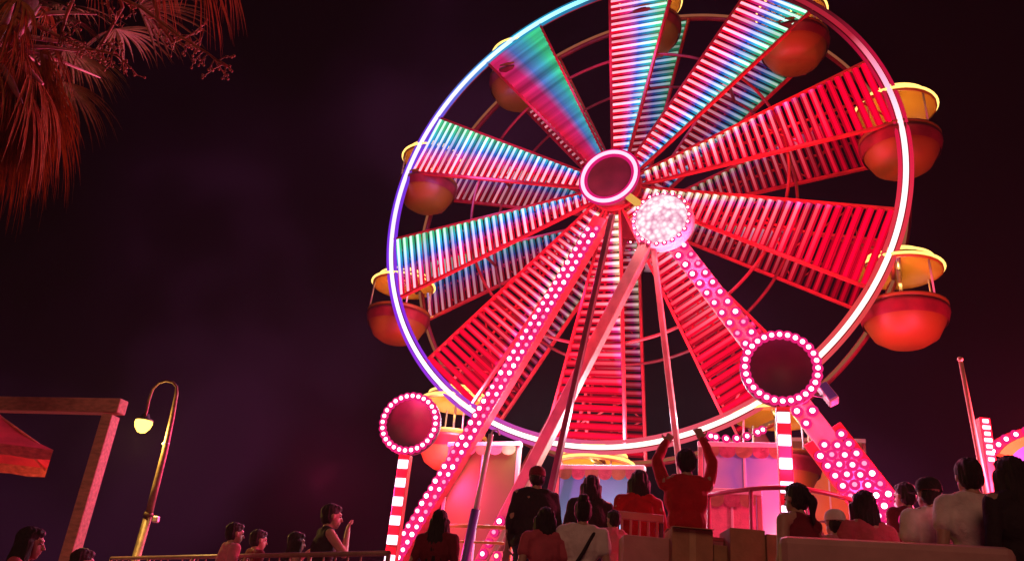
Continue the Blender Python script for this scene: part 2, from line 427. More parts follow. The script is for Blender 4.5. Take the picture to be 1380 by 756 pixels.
# apex blocks that hold the axle
for z in (.28, -2.95):
    bm = BM(); box(bm, WL(0, -.28, z) - tower.location, (.62, .3, .62), Matrix.Rotation(-AZI, 3, 'Z'), 0, .03)
    obj('bearing_block', bm, MT['dark_red_paint'] if z > 0 else MT['white_paint'], tower)
dc = PP(894, 300, .62)
bm = BM(); lathe(bm, [(0, -.2), (.6, -.2), (.7, -.1), (.7, .12), (.62, .2), (0, .2)], 40, frame(-NB).to_4x4()); bmesh.ops.translate(bm, verts=bm.verts[:], vec=dc - tower.location)
drum = obj('bearing_drum', bm, MT['white_paint'], tower)
fr = frame(-NB)
mt, nt_, out_ = newmat('frosted_lamp_face')
vo = nt_.nodes.new('ShaderNodeTexVoronoi'); vo.inputs['Scale'].default_value = 9; tc_ = nt_.nodes.new('ShaderNodeTexCoord'); nt_.links.new(tc_.outputs['Object'], vo.inputs['Vector'])
n3 = nt_.nodes.new('ShaderNodeTexNoise'); n3.inputs['Scale'].default_value = 2.2; nt_.links.new(tc_.outputs['Object'], n3.inputs['Vector'])
f_ = math_n(nt_, 'MULTIPLY_ADD', vo.outputs['Distance'], -.7, math_n(nt_, 'ADD', n3.outputs[0], .25))
em = nt_.nodes.new('ShaderNodeEmission'); nt_.links.new(ramp(nt_, f_, [(.1, (.7, .25, .4)), (.36, (.95, .6, .72)), (.5, (1, .9, .93)), (.75, (1, .97, .97))]), em.inputs[0]); em.inputs[1].default_value = 1.1; nt_.links.new(em.outputs[0], out_.inputs[0]); mt.cycles.emission_sampling = 'NONE'
bm = BM(); lathe(bm, [(.6, .2), (.58, .25), (.4, .31), (.2, .345), (0, .355)], 40, Matrix.Translation(dc - tower.location) @ frame(-NB).to_4x4()); obj('lamp_face', bm, mt, drum)
for rad_, n_ in ((.64, 22),):
    for k in range(n_):
        t = 2 * math.pi * k / n_
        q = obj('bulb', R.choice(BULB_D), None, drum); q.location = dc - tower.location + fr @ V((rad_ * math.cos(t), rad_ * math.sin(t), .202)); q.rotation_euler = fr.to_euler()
# cross ties with bulbs between the rear legs, low
bm = BM()
pa, pb = F3 + (A3 - F3) * .2, F2 + (A2 - F2) * .2
beam(bm, pa - tower.location, pb - tower.location, .2, .14, -NB, 0, .01); tie = obj('cross_tie', bm, MT['pink_paint'], tower)
for k in range(14):
    q = obj('bulb', BULB_W, None, tie); q.location = pa + (pb - pa) * ((k + .5) / 14) - NB * .075 - tower.location; q.rotation_euler = frame(-NB, V((0, 0, 1))).to_euler()

# ------------------------------------------------------------------ gondolas
def pastel(name, cols, axis=2, scale=1.6):
    mt, nt, out = newmat(name); N, L = nt.nodes, nt.links
    b = N.new('ShaderNodeBsdfPrincipled'); L.new(b.outputs[0], out.inputs[0]); b.inputs['Roughness'].default_value = .5
    tc = N.new('ShaderNodeTexCoord'); s = N.new('ShaderNodeSeparateXYZ'); L.new(tc.outputs['Object'], s.inputs[0])
    nz = N.new('ShaderNodeTexNoise'); nz.inputs['Scale'].default_value = 1.1; L.new(tc.outputs['Object'], nz.inputs['Vector'])
    f = math_n(nt, 'MULTIPLY_ADD', s.outputs[axis], 1 / scale, .5); f = math_n(nt, 'MULTIPLY_ADD', nz.outputs[0], .5, f); f = math_n(nt, 'SUBTRACT', f, .25, None, True)
    n = len(cols); col = ramp(nt, f, [(i / (n - 1), c) for i, c in enumerate(cols)])
    L.new(col, b.inputs['Base Color']); return mt
TUBS = [pastel('tub_orange', [(.24, .095, .006), (.34, .15, .012), (.48, .27, .05)]), pastel('tub_yellow', [(.7, .4, .05), (.75, .55, .15), (.7, .3, .06)])]
gcol = ['orange', 'orange', 'orange', 'orange', 'orange', 'yellow', 'yellow', 'orange', 'orange', 'orange']
gond_label = ['orange gondola at the very top of the wheel', 'orange gondola on the upper right, at the end of the slanting rainbow spoke',
    'orange gondola highest on the right side, beside the red spokes', 'orange gondola on the right side, just below the axle height',
    'orange gondola low on the right, behind the larger round bulb sign', 'yellow gondola at the lowest point of the wheel, above the crowd',
    'yellow gondola low on the left, beside the bulb covered leg', 'orange gondola on the left edge, just below the axle height',
    'orange gondola on the left edge, level with the hub', 'orange gondola on the upper left of the wheel beside the plain gradient spoke']
def make_gondola():
    g = empty('gondola', (0, 0, 0))
    bm = BM(); tube(bm, [(0, 0, -.75), (0, 0, .75)], .04, 8); tube(bm, [(0, 0, .0), (0, 0, .01)], .05, 8)
    hb = BM(); tube(hb, [(-.72, 0, 0), (.72, 0, 0)], .05, 8); bm.free(); obj('hanger_axle', hb, MT['steel'], g)
    bm = BM(); lathe(bm, [(.02, .42), (.12, .40), (.5, .24), (.8, .03), (.86, -.04), (.86, -.14), (.82, -.14), (.82, -.05), (.5, .16), (.02, .32)], 24); cn = obj('canopy', bm, TUBS[0], g)
    for r_, z in ((.875, -.06), (.7, .13), (.5, .255)):
        bm = BM(); tube(bm, [(r_ * math.cos(2 * math.pi * k / 40), r_ * math.sin(2 * math.pi * k / 40), z) for k in range(40)], .03, 6, 0, True); obj('light_ring', bm, MT['yellow_led'], cn)
    bm = BM(); lathe(bm, [(.0, -1.75), (.4, -1.74), (.62, -1.6), (.78, -1.3), (.84, -.98), (.87, -.95), (.87, -.91), (.82, -.9), (.78, -.95), (.72, -1.3), (.55, -1.55), (0, -1.6)], 28); tb_ = obj('tub', bm, TUBS[0], g)
    bm = BM(); lathe(bm, [(.80, -1.3), (.86, -1.02), (.875, -1.02), (.875, -1.1), (.815, -1.31)], 28); obj('trim_band', bm, MT['dark_red_paint'], tb_)
    bm = BM(); box(bm, (.72, 0, -1.36), (.03, .42, .5), Matrix.Rotation(.42, 3, 'Y'), 0, .01); obj('door', bm, MT['dark_red_paint'], tb_)
    bm = BM(); lathe(bm, [(.36, -1.28), (.7, -1.28), (.7, -1.22), (.36, -1.22), (.36, -1.28)], 24, smooth=False); obj('seat', bm, MT['dark_steel'], g)
    bm = BM(); tube(bm, [(0, 0, .3), (0, 0, -1.6)], .035, 8); lathe(bm, [(0, -1.0), (.22, -1.0), (.24, -.985), (.22, -.97), (0, -.97)], 20); obj('center_pole', bm, MT['steel'], g)
    for k in range(4):
        t = math.pi / 4 + k * math.pi / 2
        bm = BM(); tube(bm, [(.8 * math.cos(t), .8 * math.sin(t), -.08), (.83 * math.cos(t), .83 * math.sin(t), -.93)], .022, 6); obj('post', bm, MT['white_paint'], g)
    return g
def copy_tree(o, parent=None):
    c = o.copy(); C.objects.link(c); c.parent = parent
    for ch in o.children: copy_tree(ch, c)
    return c
gproto = make_gondola()
gy = []
for k, a in enumerate(ANGS):
    g = gproto if k == 0 else copy_tree(gproto)
    t = math.radians(a); g.location = WL((RR + .12) * math.cos(t), (RR + .12) * math.sin(t), -.82)
    g.rotation_euler = (0, 0, -AZI + math.pi / 2)
    tag(g, gond_label[k], 'gondola', 'gondolas round the wheel')
    gy.append(g)
for k, g in enumerate(gy):
    if gcol[k] == 'yellow':
        for ch in g.children:
            if ch.name.split('.')[0] in ('canopy', 'tub'):
                ch.data = ch.data.copy(); ch.data.materials[0] = TUBS[1]

# ------------------------------------------------------------------ round bulb signs on posts
def lollipop(px, py, D, rad, face_px, nb, npan, label, ry, post_w):
    c = W(px, py, D); root = empty('bulb_sign', (c.x, c.y, FLOOR), 0, label, 'sign', 'round bulb signs in front of the wheel')
    d = (V((EYE.x, EYE.y, 0)) - V((c.x, c.y, 0))).normalized()
    q = Matrix.Rotation(math.atan2(d.x, -d.y), 3, 'Z')           # local -Y faces the camera
    root.rotation_euler = (0, 0, math.atan2(d.x, -d.y) + ry)
    h = c.z - FLOOR
    Mx = Matrix.Translation((0, 0, h)) @ Matrix.Rotation(math.pi / 2, 4, 'X')
    bm = BM(); lathe(bm, [(0, -.08), (rad, -.08), (rad * 1.16, -.05), (rad * 1.16, .03), (rad * 1.12, .05), (rad * .9, .05), (rad * .88, .02), (0, .02)], 48, Mx); disc = obj('sign_disc', bm, MT['disc_paint'], root)
    bm = BM(); tube(bm, [Mx @ V((rad * 1.0 * math.cos(2 * math.pi * k / 60), rad * 1.0 * math.sin(2 * math.pi * k / 60), .045)) for k in range(60)], .03 * rad / .55, 8, 0, True); obj('pink_tube', bm, MT['bulb_halo'], disc)
    sc_ = rad / .55
    me = bulb_mesh(.78 * sc_)
    for k in range(nb):
        t = 2 * math.pi * k / nb
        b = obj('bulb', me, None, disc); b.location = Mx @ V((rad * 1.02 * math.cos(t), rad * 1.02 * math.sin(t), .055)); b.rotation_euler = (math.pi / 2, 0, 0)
    hh = h - rad * 1.16
    bm = BM(); box(bm, (0, 0, hh / 2), (post_w, post_w * .8, hh), None, 0, .015); box(bm, (0, 0, .03), (post_w * 2, post_w * 2, .06), None, 0, .01); post = obj('post', bm, MT['red_paint'], root)
    step = .36 * sc_
    for k in range(npan):
        z = hh - .18 - k * step
        if z < .2: break
        bm = BM(); box(bm, (0, -post_w * .4 - .012, z), (post_w * .9, .03, step * .48), None, 0, .01); obj('light_panel', bm, MT['panel_light'], post)
    return root, c
sL, cL = lollipop(553, 571, 15.2, .50, 0, 28, 9, 'smaller round sign ringed with pink bulbs on a striped light post, left of the wheel', -.35, .21)
sR, cR = lollipop(1052, 497, 12.6, .52, 0, 28, 12, 'larger round sign ringed with pink bulbs on a striped light post, right of the wheel', .1, .2)

# floodlight clamped to the right sign
bpy.context.view_layer.update()
p = sR.matrix_world.inverted() @ W(1116, 531, 12.9)
tl = Matrix.Rotation(-.5, 3, 'Y') @ Matrix.Rotation(-.3, 3, 'X')
bm = BM(); box(bm, p, (.17, .2, .36), tl, 0, .03)
for k in range(5): box(bm, p + tl @ V((.0, .11, -.12 + .06 * k)), (.15, .03, .014), tl, 0, .003)
hd = obj('floodlight', bm, MT['steel'], sR)
bm = BM(); box(bm, p + tl @ V((0, -.108, 0)), (.13, .015, .3), tl, 0, .005); obj('glass', bm, pbr('blue_glass', (.12, .2, .45), .1, 0, .1, 3, 0), hd)
bm = BM(); tube(bm, [(0, .06, p.z - .1), p + V((-.08, .08, -.02))], .02, 8); obj('bracket', bm, MT['dark_steel'], sR)

# ------------------------------------------------------------------ boarding platform, boards, rails
ground = BM(); g_ = 100
ground.faces.new([ground.verts.new(v) for v in ((-g_, -g_, 0), (g_, -g_, 0), (g_, g_, 0), (-g_, g_, 0))])
tag(obj('ground', ground, MT['asphalt']), kind='structure')
bm = BM(); box(bm, (0, 57, FLOOR / 2 + .002), (180, 86, FLOOR - .004), None, 0, .03); tag(obj('terrace', bm, MT['deck']), kind='structure')
bm = BM(); box(bm, (44.25, 10.1, FLOOR / 2 + .002), (91.5, 7.79, FLOOR - .004), None, 0, .03); tag(obj('terrace_front', bm, MT['deck']), kind='structure')
bm = BM(); box(bm, (-46, 11, LOW / 2 + .002), (88.9, 5.98, LOW - .004), None, 0, .03); tag(obj('promenade', bm, MT['deck']), kind='structure')
bm = BM(); box(bm, (43.5, 5.19, STEP / 2 + .002), (90, 1.99, STEP - .004), None, 0, .02); tag(obj('step', bm, MT['deck']), kind='structure')

def board(name, pts_px, D0, D1, z0, z1, mat, label, cat, thick=.08, grp=None):
    a, b = AZ(*pts_px[0], z1), AZ(*pts_px[1], z1)
    a = W(*pts_px[0], D0); b = W(*pts_px[1], D1)
    a = V((a.x, a.y, 0)); b = V((b.x, b.y, 0)); c = (a + b) / 2
    ang = math.atan2((b - a).y, (b - a).x); L_ = (b - a).length
    o = empty(name, (c.x, c.y, FLOOR), ang, label, cat, grp)
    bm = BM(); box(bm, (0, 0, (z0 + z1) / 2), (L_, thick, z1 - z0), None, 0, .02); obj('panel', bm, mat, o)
    for x in (-L_ / 2 - .05, L_ / 2 + .05):
        bm = BM(); box(bm, (x, 0, z1 / 2), (.09, .1, z1 + .04), None, 0, .015); obj('post', bm, MT['pink_paint'], o)
    bm = BM(); box(bm, (0, -.02, z1 + .05), (L_ + .2, thick + .1, .1), None, 0, .02); tr = obj('trim', bm, MT['white_paint'], o)
    bm = BM(); nv = max(3, int(L_ / .28))
    for k in range(nv):
        x0_ = -L_ / 2 + L_ * k / nv; wv = L_ / nv
        vs = [bm.verts.new((x0_, -thick / 2 - .075, z1))] + [bm.verts.new((x0_ + wv * (.5 - .5 * math.cos(math.pi * q_ / 8)), -thick / 2 - .075, z1 - .1 - .11 * math.sin(math.pi * q_ / 8))) for q_ in range(9)] + [bm.verts.new((x0_ + wv, -thick / 2 - .075, z1))]
        f_ = bm.faces.new(vs); f_.material_index = k % 2
    bmesh.ops.solidify(bm, geom=bm.faces[:], thickness=.02)
    obj('valance', bm, [MT['tan_paint'], MT['cloth_pink']], o)
    nsm = max(2, int(L_ / .7))
    for k in range(1, nsm):
        bm = BM(); box(bm, (-L_ / 2 + L_ * k / nsm, -thick / 2 - .01, (z0 + z1) / 2), (.04, .02, z1 - z0 - .04), None, 0, .004); obj('batten', bm, MT['white_paint'], o)
    return o, L_
def zt(px, py, D): return W(px, py, D).z - FLOOR
M_sky = pastel('painted_board_blue', [(.2, .6, .85), (.1, .4, .8), (.14, .45, .85), (.2, .7, .7)], 0, 3.2)
M_past = pastel('painted_board_pastel', [(.5, .4, .5), (.5, .6, .6), (.2, .36, .75), (.55, .7, .75), (.5, .42, .2)], 0, 3.6)
b1, L1 = board('painted_board', [(752, 690), (862, 690)], 17.0, 16.4, .2, zt(800, 628, 16.7), M_sky, 'pale blue painted board standing behind the crowd under the wheel', 'painted board')
b2, L2 = board('painted_board', [(948, 660), (1062, 660)], 15.4, 15.0, .2, zt(1005, 598, 15.2), M_past, 'pastel painted board with pink and lilac swirls, left of the striped light post', 'painted board')
b3, L3 = board('painted_board', [(1070, 650), (1165, 650)], 19.6, 19.2, .2, zt(1110, 590, 19.4), pastel('painted_board_orange', [(.6, .45, .3), (.6, .3, .05), (.5, .12, .03)], 0, 1.6), 'orange painted board between the striped post and the bulb covered leg', 'painted board')
b4, L4 = board('painted_board', [(955, 705), (1020, 705)], 13.6, 13.4, .2, zt(985, 664, 13.5), MT['cloth_pink'], 'low pink board under the curved rail beside the red shirt', 'painted board')
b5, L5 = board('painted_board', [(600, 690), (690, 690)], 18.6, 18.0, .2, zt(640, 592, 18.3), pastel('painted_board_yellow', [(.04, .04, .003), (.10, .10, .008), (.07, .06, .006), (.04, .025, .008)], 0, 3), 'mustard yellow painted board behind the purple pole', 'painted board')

# bulb string above the pastel board
st = empty('bulb_string', (0, 0, 0), 0, 'short sagging string of pink bulbs above the pastel painted board', 'string lights')
pts = [W(950 + 84 * t, 586 - 10 * t + 10 * math.sin(t * math.pi), 14.6) for t in [i / 12 for i in range(13)]]
st.location = pts[0]
bm = BM(); tube(bm, [q - pts[0] for q in pts], .012, 6); obj('cable', bm, MT['dark_steel'], st)
for k in range(7):
    q = pts[min(12, 1 + int(k * 1.8))]
    b = obj('bulb', BULB_S, None, st); b.location = q - pts[0] + V((0, -.012, 0)); b.rotation_euler = (math.pi / 2, 0, 0)

def railing(name, path, H, mat, label, grp=None, post_step=1.0, rails=(1.0, .55), r=.03, balusters=0, fl=None):
    a = path[0]; o = empty(name, (a.x, a.y, FLOOR if fl is None else fl), 0, label, 'railing', grp)
    loc = [V((p.x - a.x, p.y - a.y, 0)) for p in path]
    for f in rails:
        bm = BM(); tube(bm, [p + V((0, 0, H * f)) for p in loc], r if f == 1.0 else r * .7, 8); obj('rail', bm, mat, o)
    acc = 0
    tot = sum((loc[i + 1] - loc[i]).length for i in range(len(loc) - 1))
    def along(s):
        for i in range(len(loc) - 1):
            l = (loc[i + 1] - loc[i]).length
            if s <= l + 1e-6: return loc[i] + (loc[i + 1] - loc[i]) * (s / l)
            s -= l
        return loc[-1]
    n = max(1, round(tot / post_step))
    for k in range(n + 1):
        p = along(tot * k / n); bm = BM(); tube(bm, [p, p + V((0, 0, H - .005))], r * .9, 8); obj('post', bm, mat, o)
    if balusters:
        nb = int(tot / balusters)
        for k in range(nb):
            if k % max(1, int(post_step / balusters)) == 0: continue
            p = along(tot * k / nb); bm = BM(); tube(bm, [p + V((0, 0, .08)), p + V((0, 0, H - .01))], r * .4, 6); obj('baluster', bm, mat, o)
    return o
Hl = zt(340, 747, 12)
railing('railing', [AZ(150, 752, W(340, 747, 8.8).z), AZ(524, 745, W(340, 747, 8.8).z)], W(340, 747, 8.8).z - LOW, MT['rail'], 'long brown railing in front of the onlookers on the left', None, 1.2, (1.0, .12), .025, .2, LOW)
pth = []
for t in [i / 10 for i in range(11)]:
    px = 955 + 190 * t
    pth.append(W(px, 668, 12.4 - 1.0 * math.sin(t * math.pi * .8)))
railing('railing', pth, zt(1060, 662, 11.7), MT['dark_red_paint'], 'curved dark red railing round the boarding area on the right', None, .9, (1.0, .7), .035)
railing('railing', [W(588, 712, 13), W(690, 708, 12.6)], zt(640, 709, 12.8), MT['yellow_rail'], 'short yellow railing beside the purple pole', None, .9, (1.0, .86), .03)

# purple pole
A = W(617, 748, 11); a = V((A.x, A.y, FLOOR)); top = W(662, 585, 11.4)
o = empty('queue_pole', a, 0, 'thin slanting pole, purple below and white at the tip, behind the yellow railing', 'pole')
t = top - a
bm = BM(); tube(bm, [(0, 0, 0), t * .62], [.075, .06], 12); obj('lower_sleeve', bm, MT['purple_paint'], o)
bm = BM(); tube(bm, [t * .58, t], [.04, .035], 10); tube(bm, [t, t + V((.02, 0, .06)), t + V((.08, 0, .07)), t + V((.12, 0, 0))], .012, 6); obj('upper_tube', bm, MT['white_paint'], o)

# ------------------------------------------------------------------ pergola, parasol
Dp = 9.0
c0 = W(153, 548, Dp); zb = c0.z
pg = empty('pergola', (c0.x, c0.y, LOW), 0, 'wooden pergola frame with one post and a top beam at the left edge', 'pergola')
H = zb - LOW; rot = -.2
bm = BM(); box(bm, (0, 0, H / 2), (.13, .15, H - .2), Matrix.Rotation(rot, 3, 'Z'), 0, .012); box(bm, (0, 0, .04), (.3, .3, .08), Matrix.Rotation(rot, 3, 'Z'), 0, .01); obj('post', bm, MT['timber'], pg)
pe = AZ(-260, 540, zb); dv = (pe - c0); dv.z = 0; dn = dv.normalized()
bm = BM(); beam(bm, -dn * .12 + V((0, 0, H)), dn * 5 + V((0, 0, H)), .14, .16, V((0, 0, 1)), 0, .012); obj('beam', bm, MT['timber'], pg)
bm = BM(); box(bm, dn * 5 + V((0, 0, H / 2 - .06)), (.13, .15, H - .12), Matrix.Rotation(rot, 3, 'Z'), 0, .012); obj('post', bm, MT['timber'], pg)
# parasol
e = W(72, 606, 10.0); zc = e.z
rv = V((e.x, e.y, 0)).normalized(); lv_ = V((-rv.y, rv.x, 0)); ctr = V((e.x, e.y, LOW)) + (rv + lv_) * .85
po = empty('parasol', ctr, 0, 'square pink parasol with a brown hem under the pergola beam', 'parasol')
H = zc - LOW; s = 1.25; th = .62
bm = BM(); n = 9
ex = V((e.x - ctr.x, e.y - ctr.y, 0)); half = ex.length
corners = [Matrix.Rotation(k * math.pi / 2, 3, 'Z') @ ex for k in range(4)]
apex = V((0, 0, H + .55))
rows = []
for k in range(4):
    a, b = corners[k], corners[(k + 1) % 4]
    for i in range(8):
        p = a + (b - a) * (i / 8); rows.append(p + V((0, 0, H + .03 * -math.sin(i / 8 * math.pi))))
lv = []
for f in (0.08, .3, .55, .8, 1.0):
    lv.append([bm.verts.new(apex * (1 - f) + V(p) * f + V((0, 0, .0 - .06 * math.sin(f * math.pi)))) for p in rows])
lv.append([bm.verts.new(V(p) + V((0, 0, -.12 - .015 * (i % 2)))) for i, p in enumerate(rows)])
for q, (r0, r1) in enumerate(zip(lv, lv[1:])):
    for i in range(32):
        f = bm.faces.new((r0[i], r0[(i + 1) % 32], r1[(i + 1) % 32], r1[i])); f.material_index = 1 if q == 4 else 0
bm.faces.new(lv[0])
bmesh.ops.solidify(bm, geom=bm.faces[:], thickness=.012)
obj('canopy', bm, [MT['canvas'], MT['timber']], po)
bm = BM(); tube(bm, [(0, 0, 0), (0, 0, H + .55)], .035, 10); obj('pole', bm, MT['timber'], po)
bm = BM(); lathe(bm, [(0, 0), (.35, 0), (.35, .06), (.05, .1), (.05, .3), (0, .3)], 20); obj('base', bm, MT['concrete'], po)
for k, cc in enumerate(corners):
    bm = BM(); tube(bm, [V((0, 0, H + .5)), V(cc) * .97 + V((0, 0, H - .03))], .014, 6); obj('rib', bm, MT['timber'], po)

# ------------------------------------------------------------------ street lamp
Ds = 12.6
lb = W(180, 752, Ds); b0 = V((lb.x, lb.y, LOW))
sl = empty('street_lamp', b0, 0, 'tall street lamp with a swan neck top and a glowing yellow bulb', 'street lamp')
mid = W(200, 694, Ds); topp = W(237, 522, Ds)
bm = BM(); tube(bm, [(0, 0, 0), (0, 0, .06), (0, 0, .065), mid - b0], [.13, .13, .066, .062], 14); tube(bm, [mid - b0, mid - b0 + (topp - mid).normalized() * .07], [.08, .05], 14); obj('lower_pole', bm, MT['bronze'], sl)
pts = [mid - b0] + [W(*q, Ds) - b0 for q in ((210, 655), (222, 608), (232, 562), (238, 530), (238, 521), (233, 515), (224, 513), (214, 516), (206, 524), (201, 538), (197, 556), (195, 562))]
bm = BM(); tube(bm, pts, [.058, .052, .046, .038, .028] + [.02] * 8, 12); obj('swan_neck', bm, MT['bronze'], sl)
lc = W(193, 572, Ds)
bm = BM(); lathe(bm, [(.0, .17), (.05, .17), (.07, .11), (.13, .08), (.135, .06), (0, .06)], 20, Matrix.Translation(lc - b0)); obj('lamp_hood', bm, MT['dark_steel'], sl)
bm = BM(); lathe(bm, [(.0, .06), (.125, .058), (.13, .02), (.11, -.05), (.06, -.115), (0, -.135)], 20, Matrix.Translation(lc - b0)); obj('lamp_bulb', bm, MT['sodium'], sl)
bm = BM(); q = W(224, 597, Ds) - b0; tube(bm, [W(219, 598, Ds) - b0, q], .02, 6); ell(bm, q, (.05, .05, .03)); obj('bracket', bm, MT['steel'], sl)
bm = BM(); q = mid - b0; box(bm, q + V((.14, -.03, -.05)), (.09, .09, .1), None, 0, .02); obj('fuse_box', bm, MT['steel'], sl)

# ------------------------------------------------------------------ right edge: another ride front, pole
Db = 13.0
p = W(1328, 600, Db); p2 = W(1440, 600, Db)
bo = empty('ride_entrance', (p.x, p.y, FLOOR), math.atan2((p2 - p).y, (p2 - p).x), 'ride entrance with an orange and blue arch edged with red bulbs at the right edge', 'ride entrance')
H = zt(1328, 560, Db); Lb = 2.6
bm = BM(); box(bm, (Lb, 0, H / 2), (.17, .2, H), None, 0, .015); obj('column', bm, MT['red_paint'], bo)
bm = BM(); box(bm, (0, 0, H / 2), (.17, .2, H), None, 0, .015); col = obj('column', bm, MT['red_paint'], bo)
zlow = zt(1328, 622, Db)
for k in range(7):
    z = H - .06 - k * (H - zlow) / 6.5
    bm = BM(); box(bm, (0, -.108, z), (.12 if k % 2 else .09, .03, .06), None, 0, .01); obj('light_panel', bm, MT['panel_light'], col)
def arch(bm, r0, r1, y0, y1, zc, cx, n=28):
    vs = []
    for k in range(n + 1):
        t = math.pi * (.12 + .76 * k / n)
        vs.append([bm.verts.new((cx - math.cos(t) * r * 1.0, y, zc + math.sin(t) * r * .55)) for r, y in ((r0, y0), (r1, y0), (r1, y1), (r0, y1))])
    for a, b in zip(vs, vs[1:]):
        for i in range(4): bm.faces.new((a[i], a[(i + 1) % 4], b[(i + 1) % 4], b[i]))
    bm.faces.new(vs[0]); bm.faces.new(vs[-1][::-1])
cx = Lb / 2; zc = zt(1345, 610, Db) - .28
bm = BM(); arch(bm, 1.22, 1.42, -.04, .1, zc, cx); obj('red_arch', bm, MT['red_paint'], bo)
bm = BM(); arch(bm, 1.02, 1.218, -.06, .08, zc, cx); obj('orange_arch', bm, MT['orange'], bo)
bm = BM(); arch(bm, .82, 1.018, -.05, .09, zc, cx); obj('blue_arch', bm, pbr('blue_paint', (.08, .12, .4), .4), bo)
for k in range(15):
    t = math.pi * (.12 + .76 * k / 14)
    b = obj('bulb', BULB_S, None, bo); b.location = (cx - math.cos(t) * 1.33, -.045, zc + math.sin(t) * 1.33 * .55); b.rotation_euler = (math.pi / 2, 0, 0)
A = W(1322, 628, 12); tp = W(1294, 484, 12); a = foot(tp, A)
o = empty('flag_pole', a, 0, 'bare tan pole leaning left beside the ride entrance', 'pole')
bm = BM(); t = tp - a; tube(bm, [(0, 0, 0), t * .5, t], [.055, .045, .03], 12); obj('shaft', bm, MT['tan_paint'], o)
bm = BM(); ell(bm, t, (.04, .04, .04)); obj('finial', bm, MT['tan_paint'], o)
# small light post in the crowd on the right
A = W(1219, 700, 7.6); h = A.z - FLOOR
o = empty('bollard_light', (A.x, A.y, FLOOR), 0, 'small light post with two pink bulbs beside the white shirts', 'light post')
bm = BM(); box(bm, (0, 0, (h + .04) / 2), (.06, .06, h + .04), None, 0, .01); pst = obj('post', bm, MT['red_paint'], o)
for k in (0, 1):
    b = obj('bulb', BULB_S, None, pst); b.location = (0, -.031, h - .02 - k * .125); b.rotation_euler = (math.pi / 2, 0, 0)

# ------------------------------------------------------------------ palm
def fan(bm, base, dirv, up, L_, n, spread, droop, wid=.035, seg=6, split=.35, jit=.15, mi=0):
    dirv = dirv.normalized(); side = dirv.cross(up).normalized(); nrm = side.cross(dirv)
    for k in range(n):
        a = (k / (n - 1) - .5) * spread + R.uniform(-.03, .03)
        d = dirv * math.cos(a) + side * math.sin(a)
        l = L_ * (1 - .18 * abs(a) / (spread / 2)) * R.uniform(1 - jit, 1 + jit * .4)
        pr = None; sd = (side * math.cos(a) - dirv * math.sin(a))
        dr_ = droop * R.uniform(.8, 1.25)
        bend = nrm * R.uniform(-.06, .06)
        for i in range(seg + 1):
            f = i / seg
            p = base + d * (l * f * (1 - .25 * dr_ * f * f)) + V((0, 0, -dr_ * l * f ** 2.2 * .75)) + bend * l * f
            w = wid * (min(1, .25 + 2.2 * f) if f < .4 else max(.04, (1 - f) / .6)) * (L_ / 1.0)
            q = (bm.verts.new(p - sd * w + nrm * w * .5), bm.verts.new(p), bm.verts.new(p + sd * w + nrm * w * .5))
            if pr:
                for x, y in ((0, 1), (1, 2)):
                    f_ = bm.faces.new((pr[x], pr[y], q[y], q[x])); f_.material_index = mi
            pr = q
Dq = 8.5
pc = W(0, 66, Dq)
palm = empty('palm_tree', (pc.x, pc.y, FLOOR), 0, 'fan palm with drooping dry fronds in the upper left corner', 'palm tree')
o_ = V((pc.x, pc.y, FLOOR)); H = pc.z - FLOOR
bm = BM(); tube(bm, [(0, 0, 0), (.02, 0, H * .3), (-.02, 0, H * .7), (0, 0, H), (0, 0, H + .7)], [.3, .22, .2, .22, .16], 18); obj('trunk', bm, MT['trunk'], palm)
def img(dx, dy, dz=0):                               # direction: right, up (world), towards the viewer
    return V((dx, -dz, dy))
cc = V((0, 0, H))
bm = BM()
for k in range(64):
    a = R.uniform(0, 2 * math.pi); z0 = R.uniform(-.15, .55)
    b0_ = cc + V((.2 * math.cos(a), .2 * math.sin(a), z0))
    tilt = R.uniform(-1.5, -.35)
    d = V((math.cos(a) * .6, math.sin(a) * .6, tilt))
    pet = b0_ + d.normalized() * R.uniform(.18, .5)
    fan(bm, pet, d, V((math.cos(a), math.sin(a), .6)), R.uniform(.65, 1.25), 18, R.uniform(.7, 1.25), R.uniform(.5, .9), .016, 7)
obj('dry_skirt', bm, MT['frond_dry'], palm)
bm = BM()
for k in range(30):
    a = R.uniform(0, 2 * math.pi); e_ = R.uniform(-.1, .8)
    d = V((math.cos(a) * math.cos(e_), math.sin(a) * math.cos(e_), math.sin(e_)))
    b0_ = cc + V((0, 0, .6)) + d * .2; L_ = R.uniform(.8, 1.2)
    pet = b0_ + d * L_
    fan(bm, pet, d, V((0, 0, 1)) - d * d.z, R.uniform(.9, 1.25), 26, 2.6, R.uniform(.35, .75), .022, 6)
obj('crown', bm, MT['frond_green'], palm)
bm = BM()
for k in range(9):
    a = R.uniform(0, 2 * math.pi); e_ = R.uniform(-.5, .9)
    d = V((math.cos(a) * math.cos(e_), math.sin(a) * math.cos(e_), math.sin(e_)))
    b0_ = cc + V((0, 0, R.uniform(0, .5))) + d * .1
    tube(bm, [b0_, b0_ + d * .5, b0_ + d * .95 + V((0, 0, -.06))], [.03, .018, .006], 8)
for (x, y), (x2, y2) in (((-6, 60), (22, -8)), ((12, 74), (58, 114)), ((14, 58), (54, 8)), ((0, 90), (30, 140))):
    a, b = W(x, y, 8.1) - o_, W(x2, y2, 8.0) - o_
    tube(bm, [a, (a + b) / 2 + V((0, 0, .02)), b], [.045, .035, .012], 8)
ell(bm, cc + V((0, -.1, .05)), (.2, .16, .28))
obj('petioles', bm, MT['petiole'], palm)
